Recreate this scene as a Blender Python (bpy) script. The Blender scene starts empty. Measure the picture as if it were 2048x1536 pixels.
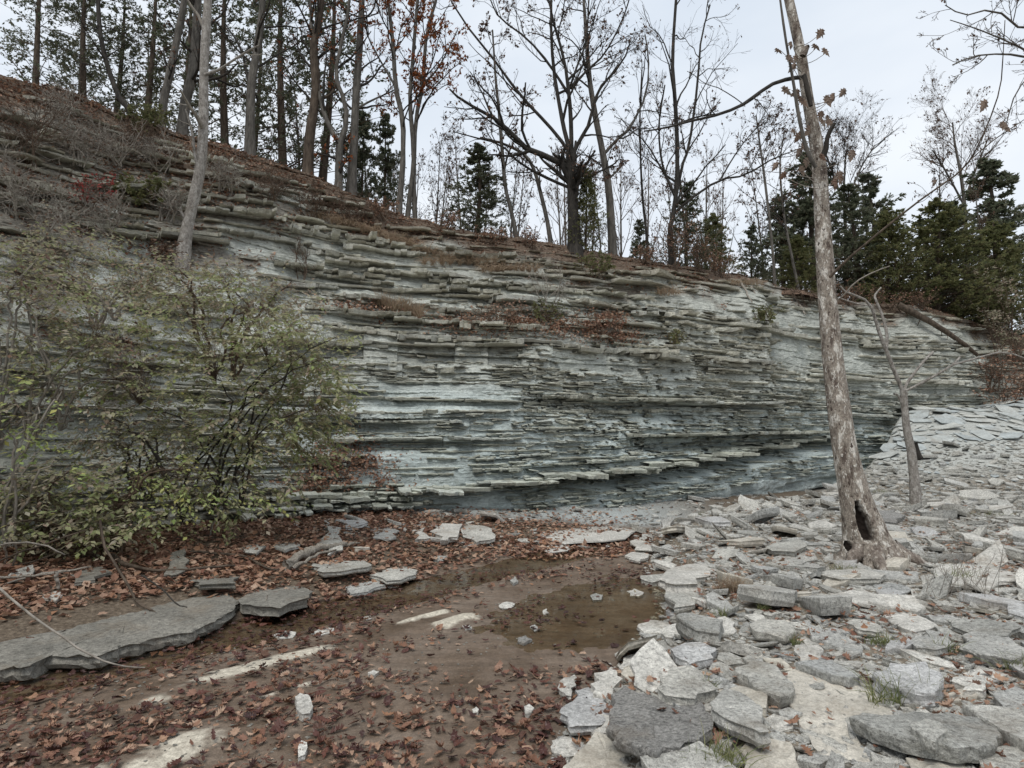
import bpy, math, random
import numpy as np
from mathutils import Vector

# ------------------------------------------------------------------ camera, sky, sun, exposure
sc = bpy.context.scene
COL = sc.collection
FPX, CX, CY, HOR = 1220.0, 1024.0, 768.0, 875.0      # photo pixels: focal length, centre, horizon row
EYE = 1.6
PITCH = math.atan((HOR - CY) / FPX)

cam_d = bpy.data.cameras.new('camera')
cam_d.sensor_width = 36.0
cam_d.lens = 36.0 * FPX / 2048.0
cam_d.clip_start = 0.05
cam_d.clip_end = 2000.0
cam = bpy.data.objects.new('camera', cam_d)
cam.location = (0, 0, EYE)
cam.rotation_euler = (math.radians(90) + PITCH, 0, 0)
COL.objects.link(cam)
sc.camera = cam

SUN_EL, SUN_AZ = math.radians(62), math.radians(205)   # high, behind the camera's left, veiled by cloud
world = bpy.data.worlds.new('World')
sc.world = world
world.use_nodes = True
wt = world.node_tree
for n in list(wt.nodes):
    wt.nodes.remove(n)
w_out = wt.nodes.new('ShaderNodeOutputWorld')
w_bg = wt.nodes.new('ShaderNodeBackground')
w_sky = wt.nodes.new('ShaderNodeTexSky')
w_sky.sky_type = 'NISHITA'
w_sky.sun_disc = False
w_sky.sun_elevation = SUN_EL
w_sky.sun_rotation = SUN_AZ
w_sky.air_density = 1.0
w_sky.dust_density = 4.0
w_tc = wt.nodes.new('ShaderNodeTexCoord')
w_map = wt.nodes.new('ShaderNodeMapping')
w_map.inputs['Scale'].default_value = (1.0, 1.0, 2.6)
w_noise = wt.nodes.new('ShaderNodeTexNoise')
w_noise.inputs['Scale'].default_value = 1.7
w_noise.inputs['Detail'].default_value = 5.0
w_noise.inputs['Roughness'].default_value = 0.5
w_ramp = wt.nodes.new('ShaderNodeValToRGB')
w_ramp.color_ramp.elements[0].position = 0.33
w_ramp.color_ramp.elements[0].color = (6.0, 6.7, 7.6, 1)     # cloud deck, in the sky texture's own units
w_ramp.color_ramp.elements[1].position = 0.68
w_ramp.color_ramp.elements[1].color = (8.0, 8.4, 8.85, 1)
w_mix = wt.nodes.new('ShaderNodeMixRGB')
w_mix.inputs['Fac'].default_value = 0.92
wt.links.new(w_tc.outputs['Generated'], w_map.inputs['Vector'])
wt.links.new(w_map.outputs['Vector'], w_noise.inputs['Vector'])
wt.links.new(w_noise.outputs['Fac'], w_ramp.inputs['Fac'])
wt.links.new(w_sky.outputs['Color'], w_mix.inputs[1])
wt.links.new(w_ramp.outputs['Color'], w_mix.inputs[2])
wt.links.new(w_mix.outputs['Color'], w_bg.inputs['Color'])
w_bg.inputs['Strength'].default_value = 0.1
wt.links.new(w_bg.outputs['Background'], w_out.inputs['Surface'])

sun_d = bpy.data.lights.new('sun', 'SUN')
sun_d.energy = 1.5
sun_d.angle = math.radians(30)
sun_d.color = (1.0, 0.965, 0.91)
sun = bpy.data.objects.new('sun', sun_d)
sv = Vector((math.sin(SUN_AZ) * math.cos(SUN_EL), math.cos(SUN_AZ) * math.cos(SUN_EL), math.sin(SUN_EL)))
sun.rotation_euler = (-sv).to_track_quat('-Z', 'Y').to_euler()
COL.objects.link(sun)

sc.view_settings.view_transform = 'Standard'
sc.view_settings.look = 'None'
sc.view_settings.gamma = 1.0
sc.view_settings.use_curve_mapping = False
sc.view_settings.exposure = 0.3
sc.cycles.use_denoising = True
sc.cycles.max_bounces = 6
sc.cycles.diffuse_bounces = 3
sc.cycles.glossy_bounces = 2
sc.cycles.transmission_bounces = 2
sc.cycles.transparent_max_bounces = 8

# ------------------------------------------------------------------ helpers
_cp, _sp = math.cos(PITCH), math.sin(PITCH)
def ray(px, py):
    px = np.asarray(px, float); py = np.asarray(py, float)
    xc = (px - CX) / FPX; yc = -(py - CY) / FPX
    return np.stack([xc + 0 * yc, _cp - yc * _sp + 0 * xc, _sp + yc * _cp + 0 * xc], -1)
def at_y(px, py, y):
    d = ray(px, py); k = np.asarray(y, float) / d[..., 1]
    return d * k[..., None] + np.array([0, 0, EYE])
def at_z(px, py, z):
    d = ray(px, py); k = (np.asarray(z, float) - EYE) / d[..., 2]
    return d * k[..., None] + np.array([0, 0, EYE])
def to_px(P):
    P = np.asarray(P, float); x = P[..., 0]; y = P[..., 1]; z = P[..., 2] - EYE
    f = y * _cp + z * _sp; u = -y * _sp + z * _cp
    return CX + FPX * x / f, CY - FPX * u / f

def smooth(a, b, x):
    t = np.clip((x - a) / (b - a + 1e-12), 0, 1); return t * t * (3 - 2 * t)

def _h(i, j, k, seed):
    n = (i.astype(np.int64) * 374761393 + j.astype(np.int64) * 668265263 + k.astype(np.int64) * 2147483647 + seed * 974711)
    n = (n ^ (n >> 13)) * 1274126177
    n = n & 0xffffffff
    n = (n ^ (n >> 16)) & 0xffff
    return n / 65535.0
def vnoise(x, y, z=0.0, seed=0):
    x, y, z = np.broadcast_arrays(np.asarray(x, float), np.asarray(y, float), np.asarray(z, float))
    i = np.floor(x); j = np.floor(y); k = np.floor(z)
    fx = x - i; fy = y - j; fz = z - k
    fx = fx * fx * (3 - 2 * fx); fy = fy * fy * (3 - 2 * fy); fz = fz * fz * (3 - 2 * fz)
    i = i.astype(np.int64); j = j.astype(np.int64); k = k.astype(np.int64)
    out = 0
    for di in (0, 1):
        for dj in (0, 1):
            for dk in (0, 1):
                w = (fx if di else 1 - fx) * (fy if dj else 1 - fy) * (fz if dk else 1 - fz)
                out = out + w * _h(i + di, j + dj, k + dk, seed)
    return out * 2 - 1
def fbm(x, y, z=0.0, seed=0, oct=4, rough=0.5):
    s = 0; a = 1.0; t = 0
    for o in range(oct):
        s = s + a * vnoise(np.asarray(x) * 2 ** o, np.asarray(y) * 2 ** o, np.asarray(z) * 2 ** o, seed + o * 17)
        t += a; a *= rough
    return s / t

class MB:
    """collects faces; build() links them as one mesh object"""
    def __init__(self):
        self.v = []; self.f = []; self.m = []; self.n = 0; self.att = []
    def add(self, verts, faces, mat=0, att=None):
        verts = np.asarray(verts, np.float32).reshape(-1, 3)
        faces = np.asarray(faces, np.int64)
        if len(verts) == 0 or len(faces) == 0: return
        self.v.append(verts); self.f.append(faces + self.n)
        self.m.append(np.full(len(faces), mat, np.int32) if np.isscalar(mat) else np.asarray(mat, np.int32))
        self.att.append(np.broadcast_to(np.asarray((1, 1, 1) if att is None else att, np.float32), (len(verts), 3)))
        self.n += len(verts)
    def mesh(self, name, mats, smooth=False):
        me = bpy.data.meshes.new(name)
        if self.n == 0: return me
        V = np.concatenate(self.v)
        tot = np.concatenate([np.full(len(f), f.shape[1], np.int32) for f in self.f])
        loops = np.concatenate([f.ravel() for f in self.f]).astype(np.int32)
        me.vertices.add(len(V)); me.vertices.foreach_set('co', V.ravel())
        me.loops.add(len(loops)); me.loops.foreach_set('vertex_index', loops)
        me.polygons.add(len(tot))
        st = np.zeros(len(tot), np.int32); st[1:] = np.cumsum(tot)[:-1]
        me.polygons.foreach_set('loop_start', st)
        for m in mats: me.materials.append(m)
        me.polygons.foreach_set('material_index', np.concatenate(self.m))
        me.polygons.foreach_set('use_smooth', np.full(len(tot), smooth, bool))
        A = np.concatenate(self.att)
        if not np.all(A == 1):
            ca = me.color_attributes.new('tint', 'FLOAT_COLOR', 'POINT')
            ca.data.foreach_set('color', np.concatenate([A, np.ones((len(A), 1), np.float32)], 1).ravel())
        me.update(calc_edges=True)
        return me
    def build(self, name, mats, parent=None, smooth=False):
        if not isinstance(mats, (list, tuple)): mats = [mats]
        return link(name, self.mesh(name, mats, smooth), parent)

def link(name, data, parent=None, loc=None):
    o = bpy.data.objects.new(name, data)
    COL.objects.link(o)
    if parent is not None: o.parent = parent
    if loc is not None: o.location = loc
    return o
def tag(o, label=None, cat=None, group=None, kind=None):
    if label: o['label'] = label
    if cat: o['category'] = cat
    if group: o['group'] = group
    if kind: o['kind'] = kind
    return o
def thing(name, label, cat, group=None, loc=(0, 0, 0)):
    return tag(link(name, None, None, loc), label, cat, group)
def copy_tree(root, loc, rz=0.0, s=1.0, label=None, group=None):
    r = root.copy(); COL.objects.link(r)
    r.location = loc; r.rotation_euler = (0, 0, rz); r.scale = (s, s, s) if np.isscalar(s) else s
    if label: r['label'] = label
    if group: r['group'] = group
    for ch in root.children:
        c = ch.copy(); COL.objects.link(c); c.parent = r
    return r

def frames(P):
    """tangent, side, up for polylines P (T,n,3)"""
    T = np.gradient(P, axis=1)
    T /= np.linalg.norm(T, axis=2, keepdims=True) + 1e-9
    ref = np.where(np.abs(T[:, :1, 2:3]) > 0.8, np.array([1.0, 0, 0]), np.array([0, 0, 1.0]))
    S = np.cross(T, np.broadcast_to(ref, T.shape)); S /= np.linalg.norm(S, axis=2, keepdims=True) + 1e-9
    return T, S, np.cross(S, T)
def tubes(mb, P, R, sides=5, mat=0, rough=0.0, rng=None, cap=False, att=None):
    P = np.asarray(P, float); R = np.asarray(R, float)
    if P.ndim == 2: P = P[None]; R = R[None]
    T, n, _ = P.shape
    _, S, U = frames(P)
    a = np.arange(sides) * 2 * math.pi / sides
    rr = R[:, :, None] * np.ones(sides)
    if rough and rng is not None: rr = rr * (1 + rough * rng.standard_normal(rr.shape))
    V = P[:, :, None, :] + rr[..., None] * (np.cos(a)[:, None] * S[:, :, None, :] + np.sin(a)[:, None] * U[:, :, None, :])
    i = np.arange(n - 1)[:, None]; j = np.arange(sides)[None]
    q = np.stack([i * sides + j, i * sides + (j + 1) % sides, (i + 1) * sides + (j + 1) % sides, (i + 1) * sides + j], -1).reshape(-1, 4)
    F = (q[None] + (np.arange(T) * n * sides)[:, None, None]).reshape(-1, 4)
    mb.add(V.reshape(-1, 3), F, mat, att)
    if cap:
        for e in (0, n - 1):
            c = (np.arange(sides) + e * sides)
            mb.f.append(((c[None] + (np.arange(T) * n * sides)[:, None]) + mb.n - T * n * sides))
            mb.m.append(np.full(T, mat, np.int32))
def resample(p, n):
    p = np.asarray(p, float)
    t = np.linspace(0, 1, len(p))
    if len(p) > 2:   # Catmull-Rom through the points
        q = np.vstack([2 * p[0] - p[1], p, 2 * p[-1] - p[-2]])
        tt = np.linspace(0, len(p) - 1, n); i = np.clip(tt.astype(int), 0, len(p) - 2); f = (tt - i)[:, None]
        a, b, c, d = q[i], q[i + 1], q[i + 2], q[i + 3]
        return 0.5 * (2 * b + (c - a) * f + (2 * a - 5 * b + 4 * c - d) * f * f + (3 * b - 3 * c + d - a) * f ** 3)
    return np.stack([np.interp(np.linspace(0, 1, n), t, p[:, k]) for k in range(p.shape[1])], 1)
def pxline(pts, Y, n=10, dy=0.0, w=None):
    """photo polyline -> world polyline at depth Y (running to Y+dy) and radii from widths in photo pixels"""
    p = resample(np.asarray([(q[0], q[1]) for q in pts], float), n)
    y = Y + dy * np.linspace(0, 1, n)
    P = at_y(p[:, 0], p[:, 1], y)
    R = None
    if w is not None:
        R = np.interp(np.linspace(0, 1, n), np.linspace(0, 1, len(w)), w) * y / FPX / 2
    return P, R
def grow(rng, P, R, per, tmin=0.25, ang=0.8, ratio=0.6, n=6, up=0.05, wig=0.18, rr=0.6, rmin=0.002, maxlen=None, tmax=1.0, minlen=0.0):
    T, m, _ = P.shape
    idx = np.repeat(np.arange(T), per)
    N = len(idx)
    t = rng.uniform(tmin, tmax, N); f = t * (m - 1) * 0.999
    i = f.astype(int); fr = (f - i)[:, None]
    st = P[idx, i] * (1 - fr) + P[idx, i + 1] * fr
    tan = P[idx, i + 1] - P[idx, i]; tan /= np.linalg.norm(tan, axis=1, keepdims=True) + 1e-9
    rnd = rng.standard_normal((N, 3)); perp = rnd - (rnd * tan).sum(1, keepdims=True) * tan
    perp /= np.linalg.norm(perp, axis=1, keepdims=True) + 1e-9
    an = ang * rng.uniform(0.6, 1.35, N)[:, None]
    d = tan * np.cos(an) + perp * np.sin(an)
    L = np.linalg.norm(np.diff(P, axis=1), axis=2).sum(1)[idx] * ratio * (1.15 - 0.65 * t) * rng.uniform(0.55, 1.3, N)
    if maxlen is not None: L = np.minimum(L, maxlen * rng.uniform(0.7, 1.2, N))
    L = np.maximum(L, minlen)
    r0 = (R[idx, i] * (1 - fr[:, 0]) + R[idx, i + 1] * fr[:, 0]) * rr * rng.uniform(0.7, 1.1, N)
    out = np.zeros((N, n, 3)); out[:, 0] = st
    step = (L / (n - 1))[:, None]
    for k in range(1, n):
        d = d + wig * rng.standard_normal((N, 3)); d[:, 2] += up
        d /= np.linalg.norm(d, axis=1, keepdims=True)
        out[:, k] = out[:, k - 1] + d * step
    Rr = np.maximum(r0[:, None] * np.linspace(1, 0.35, n)[None], rmin)
    return out, Rr
def leaf_cards(mb, C, D, N, L, W, mat=0, fold=0.25):
    """folded diamond leaves: centre base C, direction D, normal N, length, width"""
    D = D / (np.linalg.norm(D, axis=1, keepdims=True) + 1e-9)
    S = np.cross(D, N); S /= np.linalg.norm(S, axis=1, keepdims=True) + 1e-9
    U = np.cross(S, D)
    L = np.broadcast_to(np.asarray(L, float), (len(C),))[:, None]; W = np.broadcast_to(np.asarray(W, float), (len(C),))[:, None]
    a = C; b = C + D * L
    m = C + D * L * 0.45
    l = m + S * W * 0.5 + U * W * fold; r = m - S * W * 0.5 + U * W * fold
    V = np.stack([a, l, b, r], 1)
    F = np.array([[0, 2, 1], [0, 3, 2]])
    mb.add(V.reshape(-1, 3), (F[None] + (np.arange(len(C)) * 4)[:, None, None]).reshape(-1, 3), mat)
def unit(v): return v / (np.linalg.norm(v, axis=-1, keepdims=True) + 1e-9)

# ------------------------------------------------------------------ materials
class NT:
    def __init__(self, name):
        self.m = bpy.data.materials.new(name); self.m.use_nodes = True
        self.t = self.m.node_tree; self.b = self.t.nodes['Principled BSDF']; self.o = self.t.nodes['Material Output']
        self.b.inputs['Specular IOR Level'].default_value = 0.25
        self.tc = None
    def n(self, kind, **kw):
        nd = self.t.nodes.new('ShaderNode' + kind)
        for k, v in kw.items(): setattr(nd, k, v)
        return nd
    def l(self, a, b): self.t.links.new(a, b)
    def vec(self, scale=(1, 1, 1), world_space=False):
        if world_space:
            g = self.n('NewGeometry'); src = g.outputs['Position']
        else:
            g = self.n('TexCoord'); src = g.outputs['Object']
        mp = self.n('Mapping'); mp.inputs['Scale'].default_value = scale
        self.l(src, mp.inputs['Vector']); return mp.outputs['Vector']
    def noise(self, vec, scale, detail=4, rough=0.55):
        nd = self.n('TexNoise'); nd.inputs['Scale'].default_value = scale; nd.inputs['Detail'].default_value = detail
        nd.inputs['Roughness'].default_value = rough; self.l(vec, nd.inputs['Vector']); return nd.outputs['Fac']
    def voro(self, vec, scale, feature='F1', out='Distance'):
        nd = self.n('TexVoronoi', feature=feature); nd.inputs['Scale'].default_value = scale
        self.l(vec, nd.inputs['Vector']); return nd.outputs[out]
    def ramp(self, fac, stops, interp='LINEAR'):
        nd = self.n('ValToRGB'); cr = nd.color_ramp; cr.interpolation = interp
        while len(cr.elements) < len(stops): cr.elements.new(0.5)
        for e, (p, c) in zip(cr.elements, stops):
            e.position = p; e.color = (*c, 1) if not np.isscalar(c) else (c, c, c, 1)
        self.l(fac, nd.inputs['Fac']); return nd.outputs['Color']
    def mix(self, fac, a, b, mode='MIX'):
        nd = self.n('MixRGB', blend_type=mode)
        for s, v in zip(nd.inputs, (fac, a, b)):
            if isinstance(v, (int, float)): s.default_value = v if s.type == 'VALUE' else (v, v, v, 1)
            elif isinstance(v, tuple): s.default_value = (*v, 1)
            else: self.l(v, s)
        return nd.outputs['Color']
    def math(self, op, a, b=0.5, clamp=False):
        nd = self.n('Math', operation=op, use_clamp=clamp)
        for s, v in zip(nd.inputs, (a, b)):
            if isinstance(v, (int, float)): s.default_value = v
            else: self.l(v, s)
        return nd.outputs['Value']
    def rand(self):
        """random number for each object and each loose piece"""
        a = self.n('ObjectInfo').outputs['Random']; b = self.n('NewGeometry').outputs['Random Per Island']
        return self.math('FRACT', self.math('ADD', a, b))
    def attr(self, name):
        nd = self.n('Attribute', attribute_name=name); return nd.outputs['Color']
    def bump(self, h, strength=0.5, dist=0.02, prev=None):
        nd = self.n('Bump'); nd.inputs['Strength'].default_value = strength; nd.inputs['Distance'].default_value = dist
        self.l(h, nd.inputs['Height'])
        if prev is not None: self.l(prev, nd.inputs['Normal'])
        return nd.outputs['Normal']
    def done(self, color=None, rough=0.85, normal=None, trans=None):
        if color is not None:
            if isinstance(color, tuple): self.b.inputs['Base Color'].default_value = (*color, 1)
            else: self.l(color, self.b.inputs['Base Color'])
        if isinstance(rough, (int, float)): self.b.inputs['Roughness'].default_value = rough
        else: self.l(rough, self.b.inputs['Roughness'])
        if normal is not None: self.l(normal, self.b.inputs['Normal'])
        if trans:       # thin leaf: part of the light passes through
            tr = self.n('BsdfTranslucent'); mx = self.n('MixShader'); mx.inputs['Fac'].default_value = trans
            if color is not None and not isinstance(color, tuple): self.l(color, tr.inputs['Color'])
            elif color is not None: tr.inputs['Color'].default_value = (*color, 1)
            self.l(self.b.outputs[0], mx.inputs[1]); self.l(tr.outputs[0], mx.inputs[2]); self.l(mx.outputs[0], self.o.inputs['Surface'])
        return self.m

M = {}
def mk_rock(name, stops, speck=0.35, bs=26.0, strength=0.6, dist=0.02, tint=False, wspace=True, rough=0.9, strata=False):
    k = NT(name); v = k.vec(world_space=wspace)
    r = k.rand()
    base = k.ramp(r, stops)
    n1 = k.noise(v, 3.1, 5, 0.6); n2 = k.noise(v, bs, 5, 0.7); n3 = k.noise(v, bs * 4.3, 3, 0.7)
    c = k.mix(1.0, base, k.ramp(n1, [(0.3, 0.74), (0.7, 1.18)]), 'MULTIPLY')
    c = k.mix(speck, c, k.ramp(n2, [(0.34, 0.35), (0.5, 1.0), (0.68, 1.5)]), 'MULTIPLY')
    c = k.mix(speck * 0.8, c, k.ramp(n3, [(0.36, 0.4), (0.5, 1.0), (0.66, 1.5)]), 'MULTIPLY')
    nd_ = k.noise(v, 1.7, 6, 0.7); c = k.mix(k.ramp(nd_, [(0.52, 0.0), (0.68, 0.5)]), c, G(.20, .16, .115))     # mud and lichen stains
    if tint: c = k.mix(1.0, c, k.attr('tint'), 'MULTIPLY')
    h = k.math('ADD', n2, k.math('MULTIPLY', n3, 0.45))
    nm = k.bump(h, strength, dist)
    if strata:
        ns = k.noise(k.vec((4, 4, 80), True), 1.0, 4, 0.7)
        nm = k.bump(ns, 0.9, 0.03, nm)
        c = k.mix(0.75, c, k.ramp(ns, [(0.34, 0.45), (0.43, 0.95), (0.65, 1.12)]), 'MULTIPLY')
    M[name] = k.done(c, rough, nm)
    return M[name]
G = lambda r, g, b: (r, g, b)
mk_rock('limestone', [(0.0, G(.34, .335, .305)), (0.2, G(.49, .475, .425)), (0.45, G(.43, .425, .395)), (0.7, G(.52, .50, .445)), (1.0, G(.40, .40, .38))], 0.75, 34, 1.0, 0.018)
mk_rock('limestone_dark', [(0.0, G(.27, .26, .24)), (1.0, G(.31, .30, .28))], 0.95, 42, 1.0, 0.016)
mk_rock('limestone_blue', [(0.0, G(.40, .395, .38)), (1.0, G(.44, .435, .42))], 0.7, 34, 0.6, 0.01)
mk_rock('limestone_tan', [(0.0, G(.45, .42, .355)), (1.0, G(.50, .465, .40))], 0.45, 24, 0.4, 0.008)
mk_rock('limestone_pale', [(0.0, G(.48, .46, .415)), (1.0, G(.54, .52, .47))], 0.65, 28, 0.6, 0.012)
mk_rock('slab_grey', [(0.0, G(.185, .175, .15)), (1.0, G(.22, .208, .18))], 0.7, 22, 0.6, 0.012)
mk_rock('ledge', [(0.0, G(.40, .39, .34)), (0.35, G(.52, .51, .45)), (0.65, G(.60, .58, .51)), (1.0, G(.47, .475, .45))], 0.35, 18, 0.7, 0.02, tint=True, strata=True)
mk_rock('talus', [(0.0, G(.34, .37, .37)), (0.5, G(.42, .44, .42)), (1.0, G(.47, .47, .43))], 0.3, 18, 0.5, 0.015)

def mk_bark(name, a, b, bump=0.9, sc_=(9, 9, 2.2), dist=0.02):
    k = NT(name); v = k.vec(sc_)
    n1 = k.noise(v, 1.6, 6, 0.65); n2 = k.noise(k.vec((1, 1, 1)), 1.3, 3)
    c = k.ramp(n1, [(0.32, a), (0.66, b)])
    c = k.mix(0.5, c, k.ramp(n2, [(0.35, 0.6), (0.65, 1.3)]), 'MULTIPLY')
    M[name] = k.done(c, 0.92, k.bump(n1, bump, dist)); return M[name]
mk_bark('bark_grey', G(.055, .05, .043), G(.17, .155, .135))
mk_bark('bark_dark', G(.018, .016, .014), G(.06, .053, .045))
mk_bark('bark_brown', G(.04, .03, .022), G(.13, .10, .075))
mk_bark('twig_grey', G(.17, .15, .125), G(.36, .325, .28), 0.3)
mk_bark('twig_brown', G(.06, .042, .03), G(.15, .105, .075), 0.3)
mk_bark('driftwood', G(.12, .098, .075), G(.44, .40, .34), 1.0, (30, 30, 30))
def mk_sycamore(name, pale, mid, dark, bias=0.0, vs=1.0):
    k = NT(name); v = k.vec((1, 1, 0.55))
    n0 = k.noise(v, 34 * vs, 4, 0.7); n1 = k.noise(v, 11 * vs, 5, 0.65); n2 = k.noise(v, 42 * vs, 3, 0.6)
    ca = k.ramp(n1, [(0.40 + bias, dark), (0.49 + bias, mid), (0.56 + bias, mid), (0.60 + bias, pale)])
    cb = k.ramp(n0, [(0.36, dark), (0.47, mid), (0.60, mid), (0.66, pale)])
    c = k.mix(0.5, ca, cb)
    c = k.mix(0.5, c, k.ramp(n2, [(0.35, 0.6), (0.65, 1.3)]), 'MULTIPLY')
    M[name] = k.done(c, 0.85, k.bump(k.math('ADD', n0, n1), 1.0, 0.03)); return M[name]
mk_sycamore('bark_sycamore', G(.66, .62, .55), G(.25, .21, .175), G(.085, .062, .05))
k = NT('bark_hollow'); v = k.vec((1, 1, 0.45)); n0 = k.noise(v, 26, 4, .7); n1 = k.noise(v, 9, 5, .65); n2 = k.noise(v, 70, 3, .6)
c = k.ramp(n1, [(.38, G(.12, .092, .075)), (.46, G(.27, .23, .19)), (.55, G(.31, .27, .225)), (.60, G(.60, .56, .50))])
c = k.mix(k.ramp(n0, [(.58, 0.0), (.62, 1.0)]), c, G(.62, .585, .52)); c = k.mix(k.ramp(n0, [(.36, 1.0), (.40, 0.0)]), c, G(.07, .05, .04))
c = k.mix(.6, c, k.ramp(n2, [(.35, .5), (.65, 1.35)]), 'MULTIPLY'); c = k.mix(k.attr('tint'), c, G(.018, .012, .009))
M['bark_hollow'] = k.done(c, .88, k.bump(k.math('ADD', n0, n1), 1.0, .03))
mk_sycamore('bark_sycamore_pale', G(.50, .47, .43), G(.29, .265, .235), G(.12, .10, .085), -0.03)

def mk_leaf(name, stops, trans=0.3, rough=0.7, var=0.4):
    k = NT(name); r = k.rand(); c = k.ramp(r, stops)
    n1 = k.noise(k.vec(world_space=True), 60, 3)
    c = k.mix(var, c, k.ramp(n1, [(0.3, 0.5), (0.7, 1.4)]), 'MULTIPLY')
    M[name] = k.done(c, rough, None, trans); return M[name]
mk_leaf('leaf_fallen', [(0.0, G(.12, .068, .048)), (0.14, G(.19, .095, .064)), (0.3, G(.27, .15, .098)), (0.45, G(.38, .25, .175)), (0.6, G(.20, .095, .066)), (0.75, G(.46, .33, .24)), (0.9, G(.31, .165, .095)), (1.0, G(.15, .08, .056))], 0.12, 0.75)
mk_leaf('leaf_wet', [(0.0, G(.035, .018, .016)), (0.3, G(.075, .032, .026)), (0.6, G(.125, .052, .036)), (0.8, G(.05, .024, .02)), (1.0, G(.17, .085, .05))], 0.05, 0.4)
mk_leaf('leaf_tan', [(0.0, G(.30, .20, .15)), (0.5, G(.42, .27, .19)), (1.0, G(.24, .15, .11))], 0.25, 0.75)
mk_leaf('leaf_dry', [(0.0, G(.16, .12, .095)), (0.5, G(.24, .18, .14)), (1.0, G(.13, .075, .05))], 0.2, 0.8)
mk_leaf('leaf_orange', [(0.0, G(.20, .055, .02)), (0.5, G(.32, .10, .03)), (0.8, G(.14, .06, .03)), (1.0, G(.38, .16, .05))], 0.35)
mk_leaf('leaf_brown', [(0.0, G(.07, .045, .035)), (0.5, G(.14, .085, .06)), (1.0, G(.20, .12, .08))], 0.3)
mk_leaf('leaf_green', [(0.0, G(.21, .25, .11)), (0.3, G(.31, .34, .16)), (0.55, G(.39, .40, .22)), (0.8, G(.33, .285, .18)), (1.0, G(.47, .46, .29))], 0.45)
mk_leaf('leaf_lime', [(0.0, G(.24, .32, .10)), (0.4, G(.34, .42, .16)), (0.75, G(.42, .45, .18)), (1.0, G(.50, .47, .15))], 0.4)
mk_leaf('leaf_dull', [(0.0, G(.28, .28, .18)), (0.4, G(.38, .36, .25)), (0.75, G(.34, .245, .19)), (1.0, G(.48, .45, .35))], 0.45)
mk_leaf('leaf_red', [(0.0, G(.32, .05, .05)), (0.6, G(.42, .09, .08)), (1.0, G(.28, .10, .07))], 0.35)
mk_leaf('needle', [(0.0, G(.085, .102, .066)), (0.4, G(.13, .15, .095)), (0.75, G(.17, .182, .118)), (1.0, G(.22, .20, .145))], 0.45)
mk_leaf('needle_warm', [(0.0, G(.10, .115, .05)), (0.5, G(.16, .172, .074)), (1.0, G(.235, .212, .10))], 0.45)
mk_leaf('grass_green', [(0.0, G(.12, .15, .06)), (0.5, G(.19, .21, .085)), (1.0, G(.28, .27, .13))], 0.3)
mk_leaf('grass_dry', [(0.0, G(.30, .22, .15)), (0.5, G(.42, .33, .23)), (1.0, G(.24, .16, .11))], 0.3)
k = NT('hollow'); M['hollow'] = k.done(G(.012, .008, .006), 1.0)
# ------------------------------------------------------------------ the ground: streambed, gravel bar, left bank
XL_Y = [-30, 0, 3, 4.5, 6.2, 8.1, 9.65, 11.5, 13, 15, 40]
XL_X = [-9, -5.5, -4.6, -3.75, -2.75, -1.3, -0.2, 0.9, 2.6, 5.4, 30]
XR_Y = [-30, 0, 2.5, 3.9, 5.2, 6, 7.2, 9, 10.7, 11.8, 13.3, 15, 40]
XR_X = [-3, -.3, .1, .38, .95, 1.35, 1.75, 1.95, 2.15, 2.9, 4.2, 6.4, 31]
WATER = -0.209
def banks(x, y):
    w = 0.16 * fbm(x * 0.9, y * 0.9, seed=5, oct=3)
    return np.interp(y, XL_Y, XL_X) + w, np.interp(y, XR_Y, XR_X) + w
def flow(x, y): return x * 0.68 + y * 0.73, -x * 0.73 + y * 0.68
def bump1(v, c, w): return np.exp(-((v - c) / w) ** 2)
def dryness(x, y):
    """pale dry crests of the bedrock: 0..1"""
    s, t = flow(x, y)
    t = t + 0.10 * fbm(s * 0.8, t * 2.0, seed=31, oct=3)
    e = fbm(x * 2.2 + 3, y * 2.2, seed=33, oct=5, rough=.65)
    a = bump1(t, 4.80, .13) * smooth(1.1, 1.7, s) * (1 - smooth(2.75, 3.05, s))
    a = np.maximum(a, bump1(t, 4.66, .09) * smooth(3.75, 4.0, s) * (1 - smooth(4.3, 4.5, s)))
    a = np.maximum(a, bump1(t, 5.00, .055) * smooth(3.6, 3.9, s) * (1 - smooth(4.25, 4.4, s)) * 0.9)
    a = np.maximum(a, bump1(t, 3.93, .13) * smooth(-.2, .3, s) * (1 - smooth(1.55, 1.75, s)) * 0.95)
    a = np.maximum(a, bump1(t, 4.22, .06) * smooth(1.75, 1.95, s) * (1 - smooth(2.3, 2.5, s)) * 0.8)
    return a, np.clip((a * .8 + 1.25 * e + .5 * fbm(s * 1.2, t * 5, seed=35, oct=3) - 0.40) / 0.3, 0, 1) * (a > .12)
def bed_z(x, y):
    s, t = flow(x, y)
    a, _ = dryness(x, y)
    z = -0.197 + 0.013 * fbm(s * 0.7, t * 1.6, seed=3, oct=4) + 0.024 * a
    z = z - 0.055 * bump1(t, 5.75 + .03 * s, .33)                       # channel along the big slab
    z = z - 0.045 * bump1(s, 5.7, 1.4) * bump1(t, 3.55, 1.0)              # the pool under the gravel bar
    z = z + 0.010 * smooth(2.6, 1.2, y)
    return z
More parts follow.
